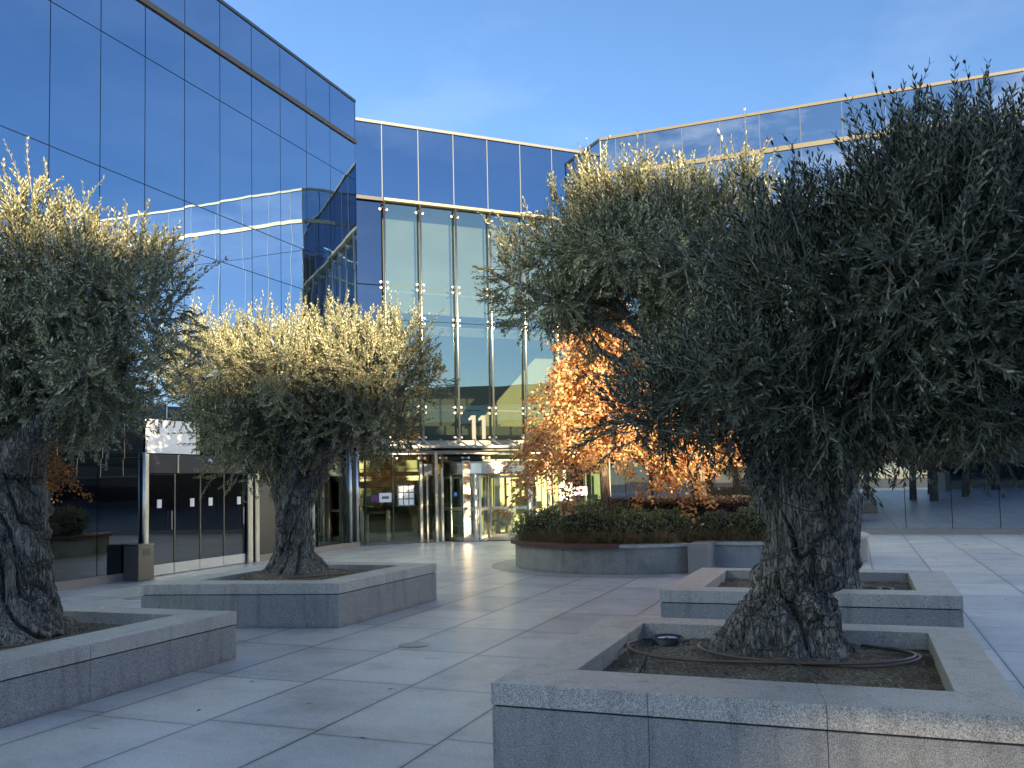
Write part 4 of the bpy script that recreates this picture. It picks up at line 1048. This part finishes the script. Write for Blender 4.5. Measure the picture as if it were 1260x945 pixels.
# tufts of dry grass along the front wall
tuft = 0
rg = np.random.default_rng(77)
gl = ['left end of the wooden seat', 'left part of the wooden seat', 'middle of the wooden seat', 'right part of the wooden seat', 'right end of the wooden seat', 'bare coping right of the seat', 'stone block of the bed wall', 'pale wall right of the stone block', 'pale wall beside the olive trunk']
for i, (x, y) in enumerate([(-6.35, 17.6), (-5.9, 17.25), (-5.35, 17.0), (-4.75, 16.9), (-4.15, 16.92), (-3.55, 17.1), (-3.0, 17.75), (-2.3, 18.0), (-1.6, 18.05)]):
    nb = 420
    az = rg.uniform(0, 2 * PI, nb); ln = rg.uniform(.35, .68, nb); sp = rg.uniform(.5, 1.7, nb)
    bx = x + rg.normal(0, .16, nb); by = y + rg.normal(0, .08, nb); V = []; nseg = 4
    dirv = np.c_[np.cos(az), np.sin(az)]
    rowsV = []
    for s in range(nseg + 1):
        t = s / nseg
        h = ln * (t - .45 * sp * t * t) * .9; o_ = ln * sp * .75 * t * t
        pc = np.c_[bx + dirv[:, 0] * o_, by + dirv[:, 1] * o_, .5 + h]
        wd = .005 * (1 - t) + .0008
        sd = np.c_[-dirv[:, 1], dirv[:, 0], np.zeros(nb)] * wd
        rowsV.append(pc - sd); rowsV.append(pc + sd)
    q = np.stack(rowsV, 1).reshape(-1, 3); ix = np.arange(nb)[:, None] * (2 * (nseg + 1))
    F = [ix + np.array([2 * s, 2 * s + 1, 2 * s + 3, 2 * s + 2]) for s in range(nseg)]
    o = np_mesh('ornamental_grass', q, F, M_grass, None, (x, y, .5))
    tag(o, 'tuft of dry brown grass arching over the ' + gl[i], 'grass tuft', 'ornamental grass tufts along the bed wall')

# ---------------------------------------------------------------- orange trees
def orange_tree(x, y, H, Rm, n_br, seed, label, zlow=1.9):
    root = thing('autumn_tree', (x, y, .5), label, 'tree', 'autumn trees in the round bed')
    rg = random.Random(seed); ng = np.random.default_rng(seed)
    b = MB(); tp = [(x + .03 * math.sin(i), y + .03 * math.cos(i * 1.3), .48 + (H - .6) * i / 14) for i in range(15)]
    b.tube(tp, [.11 * (1 - .9 * i / 14) + .008 for i in range(15)], 12); b.build('trunk', M_bark_o, root, smooth=True)
    br = MB(); P = []; D = []
    for k in range(n_br):
        f = (k + rg.random()) / n_br; z0 = zlow + .3 + (H - zlow - .5) * f ** .9
        az = rg.uniform(0, 2 * PI); ln = Rm * (1 - .80 * f) * rg.uniform(.75, 1.12)
        d = Vector((math.cos(az), math.sin(az), 0)); rise = rg.uniform(.15, .4); droop = rg.uniform(.55, .95)
        pts = []
        for i in range(9):
            t = i / 8; pts.append(Vector((x, y, z0)) + d * ln * t + Vector((0, 0, ln * (rise * t - droop * t * t))) + Vector((rg.uniform(-1, 1), rg.uniform(-1, 1), rg.uniform(-1, 1))) * .03)
        br.tube(pts, [.022 * (1 - t_ / 9) + .004 for t_ in range(9)], 5)
        m = int(250 * ln / Rm + 50)
        t = ng.random(m) ** .75 * .92 + .08; ii = (t * 7.99).astype(int); pa = np.array([tuple(p) for p in pts])
        fr = (t * 8 - ii)[:, None]; c = pa[ii] * (1 - fr) + pa[np.minimum(ii + 1, 8)] * fr
        off = ng.normal(0, 1, (m, 3)) * np.array([.17, .17, .07]) * (1.1 - .5 * t[:, None]); off[:, 2] -= .04
        P.append(c + off); D.append(np.tile(np.array([d.x, d.y, -.7]), (m, 1)))
    br.build('branches', M_bark_o, root)
    P = np.concatenate(P); D = np.concatenate(D); n = len(P)
    ld = unit(D + ng.normal(0, .7, (n, 3))); wv = unit(np.cross(ld, ng.normal(0, 1, (n, 3)) + np.array([0, 0, 1.2])))
    Lf = .085 * ng.uniform(.6, 1.25, (n, 1)); Wf = .030 * ng.uniform(.8, 1.2, (n, 1))
    q = np.stack([P, P + ld * Lf * .35 + wv * Wf, P + ld * Lf * .75 + wv * Wf * .8, P + ld * Lf, P + ld * Lf * .7 - wv * Wf * .9, P + ld * Lf * .3 - wv * Wf * .8], 1).reshape(-1, 3)
    ix = np.arange(n)[:, None] * 6
    np_mesh('crown', q, [ix + np.array([0, 1, 2, 3]), ix + np.array([0, 3, 4, 5])], M_orange, root)
orange_tree(-4.85, 17.9, 6.0, 2.30, 120, 5, 'autumn tree with orange leaves rising from the left of the round bed', 1.95)
orange_tree(-3.1, 19.4, 5.2, 1.9, 64, 8, 'second orange autumn tree further right, mostly hidden by the olive crowns', 1.9)

# ---------------------------------------------------------------- small litter on paving
rg = random.Random(12)
spots = [(-5.3, 6.9), (-4.3, 6.35), (-3.35, 5.6), (-5.05, 5.9), (-3.9, 7.0), (-7.3, 13.6), (1.9, 14.2), (-2.9, 8.8), (-4.4, 13.5), (1.5, 20.5)]
where = ['by the leftmost planter edge', 'on the middle slab of the front paving', 'before the nearest planter corner', 'on the front slab left of centre', 'beside the middle joint of the front paving', 'behind the middle planter', 'right of the rear planter', 'just left of the nearest planter', 'before the round bed', 'on the far right paving']
for (x, y), w_ in zip(spots, where):
    a = rg.uniform(0, 6.28); c, s = math.cos(a), math.sin(a); l = rg.uniform(.025, .045)
    m = MB(); m.add([(x - c * l, y - s * l, .0075), (x - s * l * .25, y + c * l * .25, .013), (x + c * l, y + s * l, .0085), (x + s * l * .25, y - c * l * .25, .010)], [(0, 3, 2, 1)])
    tag(m.build('fallen_leaf', M_hedge, origin=(x, y, .007)), 'small dark fallen leaf lying ' + w_, 'leaf', 'fallen leaves on the paving')

# ---------------------------------------------------------------- surroundings behind and beside the camera (seen in reflections, casting the shade)
def block(name, x0, x1, y0, y1, h, mat, label, nfl=4, face='N', strip=M_black):
    r = thing(name, ((x0 + x1) / 2, (y0 + y1) / 2, 0), label, 'building')
    MB().box(x0, x1, y0, y1, 0, h).build('wall', mat, r)
    b = MB()
    for k in range(nfl):
        z0 = .8 + k * (h - .6) / nfl; z1 = z0 + 1.7
        if face == 'N': b.box(x0 + .6, x1 - .6, y1 - .02, y1 + .03, z0, z1)
        else: b.box(x0 - .03, x0 + .02, y0 + .6, y1 - .6, z0, z1)
    b.build('window_band', strip, r)
    return r
M_tan = plain('tan_stone', (.34, .28, .20), .7, 0, .1, .5)
block('office_block', 8, 41.6, -56, -40, 13.7, M_tan, 'tan stone office block across the plaza, seen only in the glass', 4, 'N', M_glassLow)
scr = thing('sun_slot_screen', (52, -40, 0), 'unseen tan screen added beside the office block, its slot shaping a sun patch', 'wall')
MB().box(41.61, 75, -40.4, -40, 0, 9.40).box(41.61, 75, -40.4, -40, 9.56, 13.7).box(41.61, 43.9, -40.4, -40, 9.40, 9.56).box(45.6, 75, -40.4, -40, 9.40, 9.56).build('wall', M_tan, scr)  # added sun blocker; its slot aims a soft patch at the nearest planter
block('office_block', 52, 70, -34, 26, 12.5, plain('beige_cladding', (.30, .25, .19), .7, 0, .1, .5), 'beige clad office block on the far right side, mirrored in the entrance glass', 3, 'W', M_glassLow)
rg = random.Random(5)
for i, (x, y, h) in enumerate(((3.5, -9, 7.0), (7.0, -11, 7.0), (-2.5, -14, 6.5), (4.6, -6, 5.2), (17.0, -9, 9.2), (-9, -27, 7.5), (-4, -29, 8), (1, -27, 7.2), (6, -29, 8), (11, -28, 7.4), (16, -30, 8))):
    wh = ('reflected beside the second mullion', 'reflected in the middle of the right glazing', 'reflected left of the nearest olive', 'reflected near the right picture edge', 'added to shade the second olive crown', 'far left of the distant row', 'second from the left of the distant row', 'third from the left of the distant row', 'third from the right of the distant row', 'second from the right of the distant row', 'at the right end of the distant row')[i]
    t = thing('evergreen_tree', (x, y, 0), 'dark evergreen tree across the plaza ' + wh, 'tree', 'evergreens behind the viewer')
    MB().tube([(x, y, 0), (x + .1, y, h * .3), (x, y, h * .7)], [.28, .24, .12], 10).build('trunk', M_bark, t, smooth=True)
    if h > 9: leafy(t, 'crown', [(16.0, -9, 7.4, 1.6, 1.6, 1.9), (17.2, -9, 7.4, 1.6, 1.6, 1.9), (16.6, -9, 5.6, 2.0, 2, 2)], 16000, 90 + i, .22, .08, M_dkleaf, shell=.3)  # added tree, crown placed and widened to shade the second olive
    else: leafy(t, 'crown', [(x, y, h * .68, 2.0, 2.0, h * .30), (x + .8, y, h * .6, 1.4, 1.4, 1.2), (x - .9, y + .3, h * .62, 1.3, 1.3, 1.2)], 9000, 90 + i, .22, .08, M_dkleaf, shell=.4)

# ---------------------------------------------------------------- light, sky, camera
SUN = Vector((.70, -.714, .146)).normalized()
el = math.asin(SUN.z)
sun = bpy.data.lights.new('sun', 'SUN'); sun.energy = 5.0; sun.angle = math.radians(.6); sun.color = (1.0, .80, .50)
sun.cycles.use_multiple_importance_sampling = False
so = bpy.data.objects.new('sun', sun); COL.objects.link(so); so.rotation_euler = SUN.to_track_quat('Z', 'Y').to_euler(); so.location = (30, -40, 20)

w = bpy.data.worlds.new('World'); SC.world = w; w.use_nodes = True
nt = w.node_tree; nt.nodes.clear()
out = N(nt, 'ShaderNodeOutputWorld'); bg = N(nt, 'ShaderNodeBackground', i_Strength=.073)
sky = N(nt, 'ShaderNodeTexSky', sky_type='NISHITA'); sky.sun_disc = False
sky.sun_elevation = el; sky.sun_rotation = math.atan2(SUN.x, SUN.y); sky.altitude = 600; sky.air_density = 1.0; sky.dust_density = .2; sky.ozone_density = 2.5
tc = N(nt, 'ShaderNodeTexCoord').outputs['Generated']
cl = noise(nt, mapping(nt, tc, (2.2, 2.2, 6.0)), 1.6, 7, .62)
cmask = ramp(nt, cl, [(.49, 0.0), (.66, 1.0)])
sep = N(nt, 'ShaderNodeSeparateXYZ'); L(nt, tc, sep.inputs[0])
back = ramp(nt, math_(nt, 'MULTIPLY', sep.outputs[1], -1), [(0.30, .05), (.75, .85)])   # cloudier towards the south
cm = math_(nt, 'MULTIPLY', cmask, back)
cloud = mixc(nt, 1.0, mixc(nt, .7, sky.outputs[0], (4.2, 3.9, 3.6)), (1.7, 1.7, 1.7), 'MULTIPLY')
col = mixc(nt, 1.0, mixc(nt, cm, sky.outputs[0], cloud), (.94, .99, 1.13), 'MULTIPLY')
L(nt, col, bg.inputs[0]); L(nt, bg.outputs[0], out.inputs[0])

cam = bpy.data.cameras.new('camera'); co = bpy.data.objects.new('camera', cam); COL.objects.link(co)
P0 = (630., 524.); f = 1090.
def cdir(p): return Vector((p[0] - P0[0], -(p[1] - P0[1]), -f)).normalized()
Yc = cdir((1052, 584)); Xn = cdir((-2300, 658)); Xc = -(Xn - Yc * Xn.dot(Yc)); Xc.normalize(); Zc = Xc.cross(Yc)
M = Matrix((Xc, Yc, Zc)).to_4x4(); M.translation = Vector((0, 0, 1.8))
co.matrix_world = M
cam.sensor_width = 36; cam.lens = f / 1260 * 36; cam.shift_x = 0; cam.shift_y = (524 - 472.5) / 1260
cam.clip_start = .05; cam.clip_end = 2000
SC.camera = co
SC.view_settings.view_transform = 'Standard'; SC.view_settings.look = 'None'; SC.view_settings.exposure = 1.97; SC.view_settings.gamma = 1
SC.cycles.max_bounces = 8; SC.cycles.glossy_bounces = 5; SC.cycles.transparent_max_bounces = 12; SC.cycles.diffuse_bounces = 3
SC.cycles.caustics_reflective = True; SC.cycles.caustics_refractive = False
SC.cycles.sample_clamp_indirect = 6
